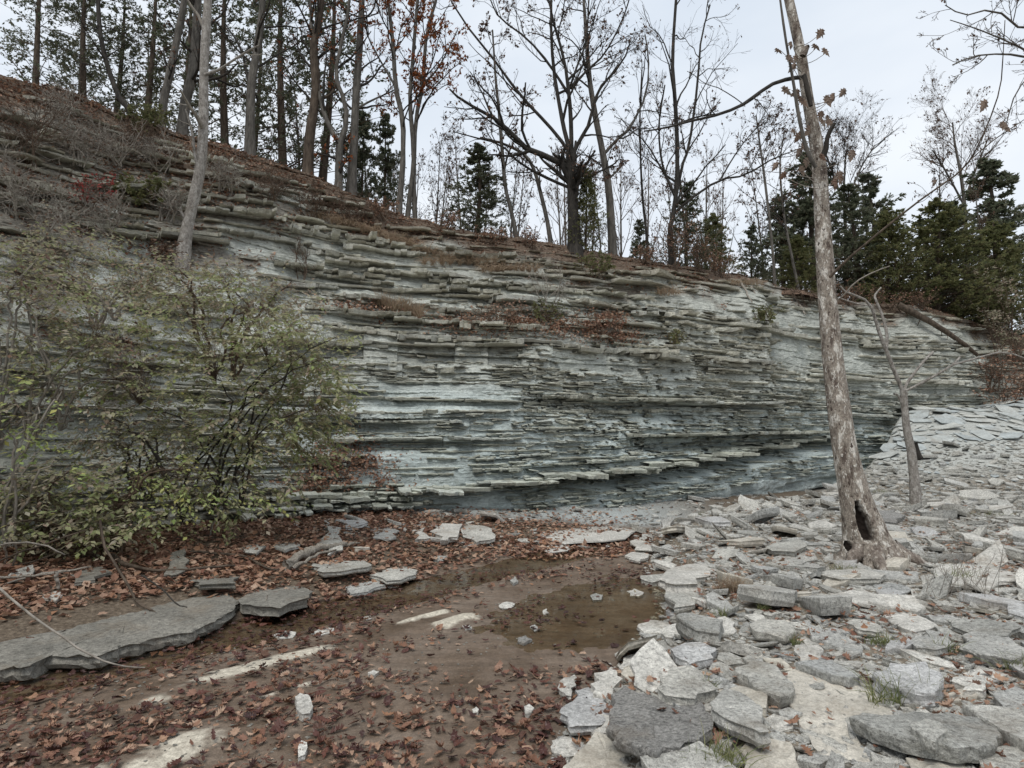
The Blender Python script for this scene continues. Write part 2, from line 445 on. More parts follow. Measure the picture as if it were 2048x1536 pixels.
def gz(x, y):
    x = np.asarray(x, float); y = np.asarray(y, float)
    xl, xr = banks(x, y)
    b = bed_z(x, y)
    rb = smooth(-0.05, 0.75, x - xr); lb = smooth(-0.1, 1.3, xl - x)
    bar = 0.02 + 0.012 * np.clip(y - 4, 0, 16) + 0.035 * fbm(x * .6, y * .6, seed=8, oct=4) + 0.014 * np.clip(x - 4, 0, 30)
    bar = bar + 2.3 * smooth(0, 1, (y - 14.5) / 9.0) * smooth(7.5, 15.5, x) * (1 - .5 * smooth(21, 30, x)) + 2.2 * smooth(17, 27, x)
    lef = -0.06 + 0.05 * fbm(x * .7, y * .7, seed=9, oct=4) + 0.16 * smooth(0.6, 3.5, xl - x)
    far = smooth(10.2, 13.5, y)
    z = b * (1 - far) + (-0.17 + 0.05 * far) * far
    z = z * (1 - rb) + bar * rb
    z = z * (1 - lb) + lef * lb
    return z

def axis(segs):
    out = []
    for a, b, n in segs: out.append(np.linspace(a, b, n, endpoint=False))
    return np.concatenate(out + [np.array([segs[-1][1]])])
gx = axis([(-400, -40, 12), (-40, -8, 40), (-8, -5, 45), (-5, 3.6, 300), (3.6, 9, 90), (9, 24, 120), (24, 60, 24), (60, 400, 12)])
gy = axis([(-300, -20, 8), (-20, 0, 20), (0, 2.4, 20), (2.4, 8.5, 215), (8.5, 14, 130), (14, 26, 130), (26, 60, 12), (60, 400, 8)])
X, Y = np.meshgrid(gx, gy)
Z = gz(X, Y)
fine = 0.006 * fbm(X * 9, Y * 9, seed=12, oct=3) * (np.abs(X) < 12)
Z = Z + fine
def grid_faces(r, c):
    i = np.arange(r - 1)[:, None]; j = np.arange(c - 1)[None]
    return np.stack([i * c + j, i * c + j + 1, (i + 1) * c + j + 1, (i + 1) * c + j], -1).reshape(-1, 4)
xl, xr = banks(X, Y)
_, dry = dryness(X, Y)
inbed = smooth(0.25, -0.15, X - xr) * smooth(-0.3, 0.2, X - xl)
blue = smooth(11.9, 12.9, Y + .5 * fbm(X, Y, seed=36)) * smooth(5.5, 2.0, np.abs(X - 0.2)) + smooth(15.5, 18.0, Y) * smooth(9, 12, X)
barm = smooth(.1, .7, X - xr) * .22
att = np.stack([np.maximum(dry * inbed, barm), inbed, np.clip(blue, 0, 1)], -1).reshape(-1, 3)
mb = MB(); mb.add(np.stack([X, Y, Z], -1).reshape(-1, 3), grid_faces(len(gy), len(gx)), 0, att)
k = NT('streambed')
a = k.n('Attribute', attribute_name='tint'); sep = k.n('SeparateColor'); k.l(a.outputs['Color'], sep.inputs['Color'])
v = k.vec(world_space=True)
n1 = k.noise(v, 2.2, 6, 0.6); n2 = k.noise(v, 26, 5, 0.7); n3 = k.noise(v, 110, 3, 0.7)
vs = k.n('Mapping'); vs.inputs['Rotation'].default_value = (0, 0, math.radians(-47)); vs.inputs['Scale'].default_value = (1.2, 7, 4); k.l(v, vs.inputs['Vector'])
n4 = k.noise(vs.outputs['Vector'], 1.3, 5, 0.6)
wet = k.ramp(n1, [(0.3, G(.112, .078, .052)), (0.5, G(.168, .125, .092)), (0.7, G(.21, .168, .132))])
wet = k.mix(0.6, wet, k.ramp(n4, [(0.35, 0.62), (0.65, 1.2)]), 'MULTIPLY')
dryc = k.ramp(n2, [(0.3, G(.42, .375, .30)), (0.7, G(.60, .55, .45))])
soil = k.ramp(n2, [(0.3, G(.07, .05, .035)), (0.6, G(.16, .125, .09)), (0.75, G(.27, .235, .19))])
shale = k.ramp(n2, [(0.3, G(.30, .32, .31)), (0.7, G(.43, .45, .43))])
c = k.mix(sep.outputs['Green'], soil, wet)
c = k.mix(sep.outputs['Blue'], c, shale)
c = k.mix(sep.outputs['Red'], c, dryc)
c = k.mix(0.45, c, k.ramp(n2, [(0.34, 0.5), (0.66, 1.35)]), 'MULTIPLY')
c = k.mix(0.45, c, k.ramp(n3, [(0.36, 0.5), (0.64, 1.4)]), 'MULTIPLY')
rgh = k.ramp(n1, [(0.35, 0.55), (0.6, 0.85)])
M['streambed'] = k.done(c, rgh, k.bump(k.math('ADD', n2, k.math('MULTIPLY', n3, .4)), 0.55, 0.012))
ground = mb.build('ground', M['streambed'], smooth=True)
tag(ground, 'brown limestone streambed with pale dry crests between stony banks', kind='structure')

# shallow clear water, standing in the hollows of the bed
wx = np.linspace(-7, 3.2, 120); wy = np.linspace(0.5, 12, 120)
WX, WY = np.meshgrid(wx, wy)
mb = MB(); mb.add(np.stack([WX, WY, np.full_like(WX, WATER)], -1).reshape(-1, 3), grid_faces(120, 120))
k = NT('water'); k.t.nodes.remove(k.b)
tr = k.n('BsdfTransparent'); tr.inputs['Color'].default_value = (0.90, 0.86, 0.76, 1)
gl = k.n('BsdfGlossy'); gl.inputs['Roughness'].default_value = 0.04
fr = k.n('Fresnel'); fr.inputs['IOR'].default_value = 1.33
mx = k.n('MixShader'); nm = k.bump(k.noise(k.vec(world_space=True), 9, 2), 0.03, 0.02)
k.l(nm, gl.inputs['Normal']); k.l(nm, fr.inputs['Normal'])
k.l(fr.outputs[0], mx.inputs[0]); k.l(tr.outputs[0], mx.inputs[1]); k.l(gl.outputs[0], mx.inputs[2]); k.l(mx.outputs[0], k.o.inputs['Surface'])
M['water'] = k.m
tag(mb.build('water', M['water'], smooth=True), 'shallow clear brown pool of stream water', kind='structure')

# ------------------------------------------------------------------ the cliff
KB = np.array([(-700, 3.0, .6), (-300, 6, .45), (0, 8.2, .25), (300, 10.3, .05), (600, 12, 0), (800, 12.9, -.1), (1040, 13.3, -.2), (1200, 14.2, -.12), (1300, 15.2, 0.0),
               (1500, 18, .2), (1640, 20.5, .4), (1800, 22.5, .5), (1980, 23.7, .8), (2300, 22.5, 1.0), (2700, 20, 1.2)], float)
KT = np.array([(-700, 7.0, -250), (-300, 11, 20), (0, 14, 150), (120, 14.8, 178), (270, 16, 240), (400, 16.6, 275), (500, 17.2, 305), (650, 18, 362), (800, 18.5, 428), (920, 18.8, 458), (1050, 19, 480),
               (1200, 19.6, 503), (1330, 20.4, 526), (1480, 22.3, 548), (1560, 23.5, 575), (1650, 24.5, 598), (1850, 26, 612), (2048, 27, 672), (2300, 26, 740), (2700, 24, 800)], float)
def knot(K, col, a):
    g = np.linspace(-700, 2700, 681); v = np.interp(g, K[:, 0], K[:, col])
    ker = np.exp(-np.linspace(-2, 2, 21) ** 2); ker /= ker.sum()
    v = np.convolve(np.pad(v, 10, 'edge'), ker, 'valid')
    return np.interp(a, g, v)
A = axis([(-700, -150, 60), (-150, 2120, 1120), (2120, 2700, 60)])
NA = len(A)
by = knot(KB, 1, A); bz = knot(KB, 2, A); bx = (A - CX) / FPX * by
ty = knot(KT, 1, A); tpy = knot(KT, 2, A) + 5 * fbm(A * 0.02, A * 0, seed=40, oct=4)
tt = at_y(A, tpy, ty); tx = tt[:, 0]; tz = tt[:, 2]
# horizontal outward normal of the wall, smoothed
tang = np.stack([np.gradient(0.5 * (bx + tx)), np.gradient(0.5 * (by + ty))], 1)
nrm = np.stack([tang[:, 1], -tang[:, 0]], 1); nrm /= np.linalg.norm(nrm, axis=1, keepdims=True)
ker = np.ones(41) / 41
nrm = np.stack([np.convolve(np.pad(nrm[:, i], 20, 'edge'), ker, 'valid') for i in (0, 1)], 1); nrm /= np.linalg.norm(nrm, axis=1, keepdims=True)
S_ALONG = np.concatenate([[0], np.cumsum(np.hypot(np.diff(0.5 * (bx + tx)), np.diff(0.5 * (by + ty))))])
NW = 470
Wv = np.concatenate([np.linspace(-0.06, 0, 6, endpoint=False), np.linspace(0, 1, NW)])
pw = np.interp(A, [-700, 0, 500, 900, 1100, 1400, 1700, 2100, 2700], [1.0, 1.0, 1.1, 1.35, 1.6, 1.7, 1.5, 1.15, 1.0])

# beds: alternating hard limestone and soft shale
brng = np.random.default_rng(77)
edges = [-2.0]
while edges[-1] < 14: edges.append(edges[-1] + (0.045 + 0.22 * brng.random() ** 2.2) * (1.0 if edges[-1] < 3.2 else 1.3))
edges = np.array(edges); hard = brng.uniform(0, 1, len(edges)) ** 1.7
def TILT(a, z): return np.interp(a, [-400, -150, 300, 600, 900, 1150], [2.2, 1.9, 1.25, .72, .22, 0]) * smooth(2.0, 6.0, z)
def bedding(a, s, z):
    """height measured along the beds"""
    dip = np.interp(a, [-700, 700, 850, 1300, 1640, 2100, 2700], [.0, .0, .0, .30, .62, .62, .62])
    return z - TILT(a, z) - dip * smooth(4.0, 0.2, z) + 0.10 * fbm(s * 0.25, z * 0.15, seed=50, oct=3)
LIP = lambda a: np.interp(a, [600, 850, 1040, 1300, 1500, 1640, 1750], [.30, .42, .60, .80, 1.18, 1.52, 1.7])
def wall_disp(a, s, z, w):
    d = 0.38 * fbm(s * 0.35, z * 0.45, seed=60, oct=3) * smooth(0, .15, w) * smooth(1.0, .9, w)
    d = d + 0.09 * fbm(s * 1.4, z * 3.0, seed=61, oct=3)
    zb = bedding(a, s, z)
    k = np.clip(np.searchsorted(edges, zb) - 1, 0, len(edges) - 2)
    f = (zb - edges[k]) / (edges[k + 1] - edges[k])
    hk = hard[k]
    nz = vnoise(s * 0.9, k * 7.31, seed=62) * .6 + vnoise(s * 3.3, k * 3.17, seed=63) * .3 + vnoise(s * 9.0, k * 5.7, seed=64) * .16
    smoothz = np.clip(smooth_zone(a, z), 0, 1)
    amp = (0.05 + 0.16 * hk) * (1 - 0.8 * smoothz)
    d = d + amp * (nz * 0.85 + (hk - 0.45)) - 0.05 * (1 - f) * hk * (1 - smoothz)
    d = d - 0.13 * hard[np.minimum(k + 1, len(hard) - 1)] * f ** 3 * (1 - smoothz) * (.55 + .45 * vnoise(s * 1.1, k * 2.3, seed=67))
    grp = np.floor(k / 3.0); cell = np.floor(s / 0.85 + 3.7 * vnoise(grp * 1.7, grp * .3, seed=68) + .35 * vnoise(s * 1.3, grp * 2.2, seed=70))
    d = d + 0.075 * (1 - smoothz) * smooth(1.0, 1.6, z) * smooth(5.8, 4.6, z) * (_h(cell.astype(np.int64), grp.astype(np.int64), np.zeros_like(cell, dtype=np.int64), 69) * 2 - 1)
    d = d + 0.022 * fbm(s * 9, z * 22, seed=66, oct=2)
    # undercut along the lip and the toe that slopes out below it
    lip = LIP(a); on = smooth(650, 950, a) * smooth(1720, 1630, a)
    below = lip - z
    deep = np.interp(a, [650, 850, 1050, 1300, 1600, 1720], [.0, .06, .5, 1.05, .95, .3])
    toe = np.clip((below - 0.09) / 0.36, 0, 1)
    d = d - on * deep * smooth(0.0, 0.035, below) * (1 - 1.1 * toe)
    # second recess, under the mid-height brow, and the dark hollow low on the right
    r2 = smooth(1020, 1120, a) * smooth(1540, 1450, a); b2 = 2.55 + 0.03 * np.sin(s * 2) - z
    d = d - r2 * 0.42 * smooth(0, .03, b2) * smooth(0.75, 0.15, b2)
    r3 = smooth(1240, 1320, a) * smooth(1660, 1600, a); b3 = 1.68 + 0.002 * (a - 1450) * .2 - z
    d = d - r3 * 0.55 * smooth(0, .03, b3) * smooth(0.6, 0.2, b3)
    r4 = smooth(570, 640, a) * smooth(860, 800, a); b4 = 1.93 - z
    d = d - r4 * 0.22 * smooth(0, .025, b4) * smooth(0.4, 0.08, b4)
    r5 = smooth(640, 720, a) * smooth(1000, 930, a); b5 = 1.52 - z
    d = d - r5 * 0.2 * smooth(0, .025, b5) * smooth(0.4, 0.06, b5)
    r6 = smooth(1780, 1830, a) * smooth(2000, 1940, a); b6 = 2.75 - z
    d = d - r6 * 0.7 * smooth(0, .03, b6) * smooth(0.9, 0.4, b6)
    # buttress whose corner stands at a = 1510
    d = d + 0.55 * smooth(1250, 1480, a) * smooth(1535, 1505, a) * smooth(0.15, .3, w) * smooth(1.0, .75, w)
    d = d + 0.30 * smooth(640, 700, a) * smooth(1100, 900, a) * smooth(-.05, .2, z) * smooth(3.5, 1.0, z)
    return d
def smooth_zone(a, z):
    """plain shale faces without ledges"""
    q = 1.0 * smooth(690, 740, a) * smooth(1010, 900, a) * smooth(.45, .6, z) * smooth(1.3, 1.15, z)
    q = np.maximum(q, .72 * smooth(900, 1000, a) * smooth(1680, 1600, a) * smooth(LIP(a) - .12, LIP(a) - .3, z))
    q = np.maximum(q, .8 * smooth(680, 760, a) * smooth(1080, 980, a) * smooth(2.1, 2.25, z) * smooth(2.95, 2.75, z))
    q = np.maximum(q, .8 * smooth(1500, 1560, a) * smooth(1660, 1600, a) * smooth(3.9, 4.3, z) * smooth(6.0, 5.5, z))
    q = np.maximum(q, .7 * smooth(1640, 1700, a) * smooth(1780, 1720, a) * smooth(3.8, 4.1, z) * smooth(5.2, 4.8, z))
    nz_ = fbm(a * .006, z * .55, seed=95, oct=3); q = np.maximum(q, .42 * smooth(.15, .35, nz_) * smooth(1.0, 1.4, z) * smooth(6.8, 6.2, z))
    q = np.maximum(q, .8 * smooth(380, 430, a) * smooth(640, 560, a) * smooth(4.9, 5.2, z) * smooth(6.4, 6.0, z))
    return q
def wall_pt(ai, w, extra=0.0):
    """cliff surface point for fractional column index ai and height fraction w (arrays)"""
    ai = np.asarray(ai, float); w = np.asarray(w, float)
    I = np.arange(NA); L = lambda v: np.interp(ai, I, v)
    a = L(A); s = L(S_ALONG); wc = np.clip(w, 0, None)
    pr = np.sign(w) * np.abs(w) ** L(pw)
    z = L(bz) + w * (L(tz) - L(bz))
    d = wall_disp(a, s, z, w) + extra
    x = L(bx) + (L(tx) - L(bx)) * pr + L(nrm[:, 0]) * d
    y = L(by) + (L(ty) - L(by)) * pr + L(nrm[:, 1]) * d
    return np.stack([x, y, z + 0 * x], -1)
def ai_of(a): return np.interp(a, A, np.arange(NA))
def w_of(a, z):
    i = ai_of(a); I = np.arange(NA); b = np.interp(i, I, bz); t = np.interp(i, I, tz); return (z - b) / (t - b)

def soil_mask(a, w, s, z):
    n = fbm(s * 0.8, z * 1.2, seed=90, oct=4)
    th_ = np.interp(a, [600, 800, 1000, 1400, 1560, 1900, 2100], [.80, .76, .76, .77, .86, .86, .70])
    m = smooth(th_, th_ + .12, w + 0.16 * n)
    lo = np.interp(a, [-700, 0, 250, 420, 600, 760, 900], [0.25, 0.35, 0.50, 0.62, 0.78, 0.85, 0.9])
    m = np.maximum(m, 0.62 * smooth(lo - 0.05, lo + 0.1, w + 0.42 * n) * smooth(950, 700, a))
    m = np.maximum(m, smooth(1980, 2060, a + 60 * n) * smooth(.2, .5, w + .2 * n))
    m = np.maximum(m, 0.6 * smooth(0.25, 0.5, n) * smooth(600, 300, a))
    return np.clip(m, 0, 1)
AI, WW = np.meshgrid(np.arange(NA), Wv)
P = wall_pt(AI.ravel(), WW.ravel())
WALLP = P; WPX = np.stack(to_px(P), 1)
WPX[(P[:, 1] < 1)] = 1e6
def wall_grid(ai, w, extra=0.0):
    """same as wall_pt, read from the finished grid"""
    ai = np.clip(np.asarray(ai, float), 0, NA - 1.001); r = np.clip(np.interp(w, Wv, np.arange(len(Wv))), 0, len(Wv) - 1.001)
    i = r.astype(int); j = ai.astype(int); f = (r - i)[..., None]; g = (ai - j)[..., None]; Q = WALLP.reshape(len(Wv), NA, 3)
    p = (Q[i, j] * (1 - g) + Q[i, j + 1] * g) * (1 - f) + (Q[i + 1, j] * (1 - g) + Q[i + 1, j + 1] * g) * f
    nn = np.stack([np.interp(ai, np.arange(NA), nrm[:, 0]), np.interp(ai, np.arange(NA), nrm[:, 1]), 0 * ai], -1)
    return p + nn * np.asarray(extra)[..., None]
def wall_hit(px, py):
    """point of the wall seen at a photo pixel"""
    d = (WPX[:, 0] - px) ** 2 + (WPX[:, 1] - py) ** 2
    return WALLP[int(np.argmin(d))]
aa = A[AI.ravel()]; ss = S_ALONG[AI.ravel()]; zz = P[:, 2]; ww = WW.ravel()
soil_m = soil_mask(aa, ww, ss, zz)
blue_m = np.clip(smooth(3.9, 1.2, zz + 0.5 * fbm(ss * .5, zz * .8, seed=91, oct=3)) * smooth(350, 750, aa) + 0.25 * smooth_zone(aa, zz), 0, 1)
zb_ = bedding(aa, ss, zz); kk = np.clip(np.searchsorted(edges, zb_) - 1, 0, len(edges) - 2)
bedc = hard[kk]
mb = MB(); mb.add(P, grid_faces(len(Wv), NA), 0, np.stack([soil_m, blue_m, bedc], 1))
k = NT('cliff_rock')
a_ = k.n('Attribute', attribute_name='tint'); sep = k.n('SeparateColor'); k.l(a_.outputs['Color'], sep.inputs['Color'])
v = k.vec(world_space=True)
n1 = k.noise(v, 1.4, 5, 0.6); n2 = k.noise(v, 14, 6, 0.7); n3 = k.noise(k.vec((3, 3, 34), True), 1.0, 5, 0.65); n4 = k.noise(v, 70, 3, .7)
grey = k.ramp(n1, [(0.3, G(.425, .437, .388)), (0.7, G(.57, .58, .52))])
blu = k.ramp(n1, [(0.3, G(.43, .49, .475)), (0.7, G(.57, .625, .60))])
soil = k.ramp(n2, [(0.3, G(.07, .05, .038)), (0.5, G(.14, .10, .072)), (0.7, G(.25, .20, .15))])
c = k.mix(sep.outputs['Green'], grey, blu)
c = k.mix(1.0, c, k.ramp(sep.outputs['Blue'], [(0.0, 0.84), (1.0, 1.12)]), 'MULTIPLY')
c = k.mix(0.75, c, k.ramp(n3, [(0.33, 0.6), (0.48, 1.0), (0.7, 1.15)]), 'MULTIPLY')
c = k.mix(0.4, c, k.ramp(n2, [(0.35, 0.6), (0.65, 1.3)]), 'MULTIPLY')
c = k.mix(0.35, c, k.ramp(n4, [(0.35, 0.5), (0.65, 1.4)]), 'MULTIPLY')
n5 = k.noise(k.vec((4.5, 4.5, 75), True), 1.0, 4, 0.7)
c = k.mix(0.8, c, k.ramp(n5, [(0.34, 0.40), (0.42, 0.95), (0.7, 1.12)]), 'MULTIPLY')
c = k.mix(sep.outputs['Red'], c, soil)
nm0 = k.bump(n5, 0.9, 0.03)
nm = k.bump(n3, 0.9, 0.05, nm0); nm = k.bump(n2, 0.6, 0.03, nm)
M['cliff_rock'] = k.done(c, 0.93, nm)
cliff = mb.build('cliff', M['cliff_rock'])
tag(cliff, 'layered grey shale and limestone cliff along the creek', kind='structure')

# ledges: thin plates of the hard beds that stand proud of the wall
lr = np.random.default_rng(5)
plates = []
WTOP = 0.985
for kb in range(len(edges) - 1):
    if hard[kb] < 0.14: continue
    s = S_ALONG[np.searchsorted(A, -150)] + lr.uniform(0, 2)
    send = S_ALONG[np.searchsorted(A, 2110)]
    zmid = 0.5 * (edges[kb] + edges[kb + 1]); cs, ls = [], []
    while s < send:
        ln = lr.uniform(0.25, 0.8) + lr.exponential(0.8) * (0.4 + hard[kb]) * (1.9 if zmid > 3.2 else 1.1)
        cs.append(s + ln / 2); ls.append(ln)
        s += ln * lr.uniform(0.75, 1.25) + lr.exponential(0.18) * (1.2 - hard[kb])
    cs = np.array(cs); I = np.arange(NA); ai = np.interp(cs, S_ALONG, I); a0 = np.interp(cs, S_ALONG, A)
    z0 = np.full(len(cs), zmid)
    for _ in range(9): z0 = z0 + .75 * (zmid - bedding(a0, cs, z0))
    b0 = np.interp(ai, I, bz); t0 = np.interp(ai, I, tz); w0 = (z0 - b0) / (t0 - b0)
    smz = smooth_zone(a0, z0); so = soil_mask(a0, w0, cs, z0)
    for q in range(len(cs)):
        if 0.02 < w0[q] < WTOP - .02 * (1 - hard[kb]) and (w0[q] < .95 or ls[q] < .9) and (w0[q] < .84 or a0[q] > 330 or ls[q] < .7) and lr.uniform() < (0.40 + 0.60 * hard[kb]) * (1 - 0.93 * smz[q]) and lr.uniform() > so[q] * .15:
            plates.append((cs[q], ls[q], z0[q], w0[q], hard[kb], lr.uniform(), a0[q], so[q]))
def lip_run(a0, a1, zf, out, th):
    s0, s1 = np.interp([a0, a1], A, S_ALONG); s = s0
    while s < s1:
        ln = lr.uniform(.7, 1.9); c_ = s + ln / 2; a_c = float(np.interp(c_, S_ALONG, A)); z = float(zf(a_c)) + th * .5
        plates.append((c_, ln * 1.3, z + lr.normal(0, .012), float(w_of(a_c, z)), 1.0, .99, a_c, 0.0, out * lr.uniform(.75, 1.3), th * lr.uniform(.8, 1.3)))
        s += ln
lip_run(700, 1660, LIP, .46, .07)
lip_run(760, 1660, lambda a: LIP(a) + .05, .2, .05)
lip_run(1060, 1500, lambda a: 2.55, .22, .05)
lip_run(1260, 1640, lambda a: 1.68 + .0004 * (a - 1450), .25, .05)
lip_run(570, 840, lambda a: 1.93, .2, .05)
lip_run(650, 980, lambda a: 1.52, .2, .05)
for (x_, y_, a0_, a1_, o_, t_) in ((560, 452, 430, 800, .34, .085), (600, 500, 440, 860, .34, .08), (640, 545, 560, 980, .30, .07), (760, 545, 660, 1120, .32, .08), (800, 500, 700, 1000, .36, .10), (900, 560, 800, 1250, .26, .06), (740, 600, 560, 900, .30, .075), (840, 645, 690, 960, .32, .08), (1000, 690, 680, 1310, .26, .08), (700, 660, 620, 1000, .22, .07),
        (520, 380, 400, 680, .30, .08), (120, 330, 0, 240, .22, .05), (200, 385, 60, 330, .24, .055), (250, 300, 140, 380, .22, .05), (150, 440, 0, 300, .25, .055), (60, 390, -60, 200, .22, .05), (330, 345, 200, 460, .24, .055), (420, 325, 300, 540, .22, .05), (310, 400, 180, 440, .26, .06), (90, 270, -60, 220, .2, .045), (200, 250, 60, 320, .2, .045), (450, 400, 380, 620, .26, .06), (60, 480, -80, 220, .24, .055), (1420, 640, 1290, 1500, .22, .08), (1750, 680, 1640, 1950, .2, .07), (1420, 720, 1250, 1510, .22, .07)):
    zz0 = float(wall_hit(x_, y_)[2]); lip_run(a0_, a1_, lambda a, zz0=zz0, x0=x_: zz0 + float(TILT(a, zz0) - TILT(x0, zz0)), o_, t_)
for zz0, o_, t_ in ((.16, .50, .05), (.24, .42, .05), (.34, .40, .045), (.45, .32, .05), (.60, .25, .04)):
    lip_run(130, 790, lambda a, zz0=zz0: zz0, o_, t_)
lip_run(1790, 1960, lambda a: 2.75, .2, .06)
def plate_geo(pl, rng):
    """ledge broken by vertical joints into blocks, each with its own front line, height and undercut"""
    c_, ln, z0, w0, hd, q, a0, so = pl[:8]
    big = 1.2 if z0 > 3.4 else 0.72
    th = (0.016 + 0.026 * hd + 0.04 * q * hd) * big * (0.75 + .6 * rng.random())
    out = (0.045 + 0.20 * hd * q + 0.06 * rng.random()) * big
    if len(pl) > 8: out, th = pl[8], pl[9]
    m = int(np.clip(ln / (0.10 + .22 * rng.random()), 1, 9))
    cuts = np.concatenate([[0], np.sort(rng.random(m - 1)), [1]]); I = np.arange(NA)
    uu, lev, zt_, zb_, cut = [], [], [], [], []
    for b in range(m):
        a_, e_ = cuts[b], cuts[b + 1]; k_ = max(2, int((e_ - a_) * ln / .055)); k_ = min(k_, 6)
        uu += list(np.linspace(a_ + .002, e_ - .002, k_)); L = np.clip(rng.normal(1.0, .5), .1, 2.1); sk = rng.normal(0, .22)
        if (b == 0 or b == m - 1) and rng.random() < .6: L *= .55
        lev += list(L + sk * np.linspace(-.5, .5, k_) + rng.normal(0, .13, k_))
        t1 = th * rng.uniform(.45, 1.35); zt_ += list(np.full(k_, .5 * th + rng.normal(0, .14 * th)) + rng.normal(0, .005, k_)); zb_ += list(np.full(k_, .5 * th - t1) + rng.normal(0, .007, k_))
        cut += list(np.full(k_, abs(rng.normal(.012, .03))) + rng.normal(0, .006, k_))
    u = np.array(uu) * 2 - 1; n = len(u); prof = np.clip(np.array(lev), .05, None); cut = np.abs(np.array(cut))
    s = c_ + 0.5 * u * ln; ai = np.interp(s, S_ALONG, I); b0 = np.interp(ai, I, bz); t0 = np.interp(ai, I, tz)
    zc = z0 + rng.normal(0, .010) * u; w = (zc - b0) / (t0 - b0)
    base_s = wall_grid(ai, w)[:, :2]
    nn = np.stack([np.interp(ai, I, nrm[:, 0]), np.interp(ai, I, nrm[:, 1])], 1)
    d0 = (base_s * nn).sum(1); ds = d0 - np.convolve(np.pad(d0, 3, 'edge'), np.ones(7) / 7, 'valid'); base_s = base_s - nn * ds[:, None]
    fr = base_s + nn * (prof * out)[:, None]; bk = base_s - nn * 0.35
    zt = zc + np.array(zt_); zb = zc + np.array(zb_)
    rows = [np.c_[bk, zt + .03 + .10 * w * (out > .1)], np.c_[fr - nn * .02, zt + .004], np.c_[fr, zt - .004], np.c_[fr - nn * (.45 * cut)[:, None], .5 * (zt + zb)], np.c_[fr - nn * cut[:, None], zb], np.c_[bk, zb + 0.01]]
    return np.concatenate(rows), grid_faces(6, n)[:, ::-1]
prng = np.random.default_rng(8)
rank = []
for i, pl in enumerate(plates):
    p = wall_grid(np.array([np.interp(pl[0], S_ALONG, np.arange(NA))]), np.array([pl[3]]))[0]; x_, y_ = to_px(p)
    vis = 1.0 if 0 < x_ < 2048 and y_ > 0 else 0.05
    if x_ < 560 and y_ > 560: vis *= 0.35
    rank.append(vis * pl[1] * (0.4 + pl[4] * pl[5]) * (0.5 + pl[4]) / max(p[1], 4))
order = np.argsort(rank)[::-1]
chips = []
for _ in range(260):     # thin broken beds of the toe below the lip
    a0 = lr.uniform(1020, 1660); zl = float(LIP(a0)); zb0 = float(np.interp(a0, A, bz)); z0 = lr.uniform(zb0 + .04, zl - .10)
    if z0 > zb0 + .03: chips.append((float(np.interp(a0, A, S_ALONG)), lr.uniform(.15, .9), z0, float(w_of(a0, z0)), .5, .5, a0, 0.0, lr.uniform(.03, .16), lr.uniform(.012, .035)))
while len(chips) < 2700:
    a0 = lr.uniform(380, 2000); z0 = lr.uniform(.35, 5.5) if lr.random() < .75 else lr.uniform(1.6, 3.4)
    if 1000 < a0 < 1560 or lr.random() < .30:
        w0 = float(w_of(a0, z0)); c_ = float(np.interp(a0, A, S_ALONG))
        if not .04 < w0 < .92 or float(smooth_zone(a0, z0)) > .3 * lr.random() + .25: continue
        chips.append((c_, lr.uniform(.12, .5), z0, w0, .5, .5, a0, 0.0, lr.uniform(.035, .13), lr.uniform(.014, .035)))
rest = MB()
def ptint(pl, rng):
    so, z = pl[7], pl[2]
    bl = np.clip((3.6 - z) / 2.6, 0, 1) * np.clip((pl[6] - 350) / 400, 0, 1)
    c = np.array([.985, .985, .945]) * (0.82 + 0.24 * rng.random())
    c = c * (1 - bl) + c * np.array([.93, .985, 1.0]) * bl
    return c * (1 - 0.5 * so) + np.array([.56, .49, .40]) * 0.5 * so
for r, i in enumerate(order):
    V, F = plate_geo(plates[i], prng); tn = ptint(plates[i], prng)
    if r < 290:
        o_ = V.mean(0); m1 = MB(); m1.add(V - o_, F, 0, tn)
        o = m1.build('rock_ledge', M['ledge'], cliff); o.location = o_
    else: rest.add(V, F, 0, tn)
for pl in chips:
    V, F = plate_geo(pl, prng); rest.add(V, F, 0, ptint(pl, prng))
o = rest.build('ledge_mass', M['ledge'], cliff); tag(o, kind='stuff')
print('plates', len(plates), 'rest tris', sum(len(f) for f in rest.f) * 2)

# the wooded hilltop behind the edge
HD = np.array([0, .25, .7, 1.5, 3, 5, 8, 13, 20, 32, 50, 90, 200, 500.0])
cols = np.arange(0, NA, 4)
top = wall_pt(cols, np.ones(len(cols)))
away = np.stack([top[:, 0] * 0.03 - 0.15, np.ones(len(cols))], 1); away /= np.linalg.norm(away, axis=1, keepdims=True)
HP = []
for d in HD:
    q = top[:, :2] + away * d
    z = top[:, 2] - 0.02 + 0.10 * min(d, .25) / .25 * 0 - 0.045 * d * np.exp(-d / 60) + 0.12 * fbm(q[:, 0] * .5, q[:, 1] * .5, seed=70, oct=3) * min(d / 1.5, 1)
    HP.append(np.c_[q, z])
HP = np.array(HP)
mb = MB(); mb.add(HP.reshape(-1, 3), grid_faces(len(HD), len(cols)))
k = NT('forest_floor'); v = k.vec(world_space=True); n1 = k.noise(v, 6, 6, .7); n2 = k.noise(v, 40, 4, .7)
c = k.ramp(n1, [(0.3, G(.07, .045, .03)), (0.5, G(.15, .095, .065)), (0.7, G(.22, .15, .10))]); c = k.mix(.5, c, k.ramp(n2, [(.35, .5), (.65, 1.4)]), 'MULTIPLY')
M['forest_floor'] = k.done(c, 0.95, k.bump(n2, .8, .03))
tag(mb.build('hilltop', M['forest_floor'], smooth=True), 'leaf-covered wooded hilltop above the cliff', kind='structure')
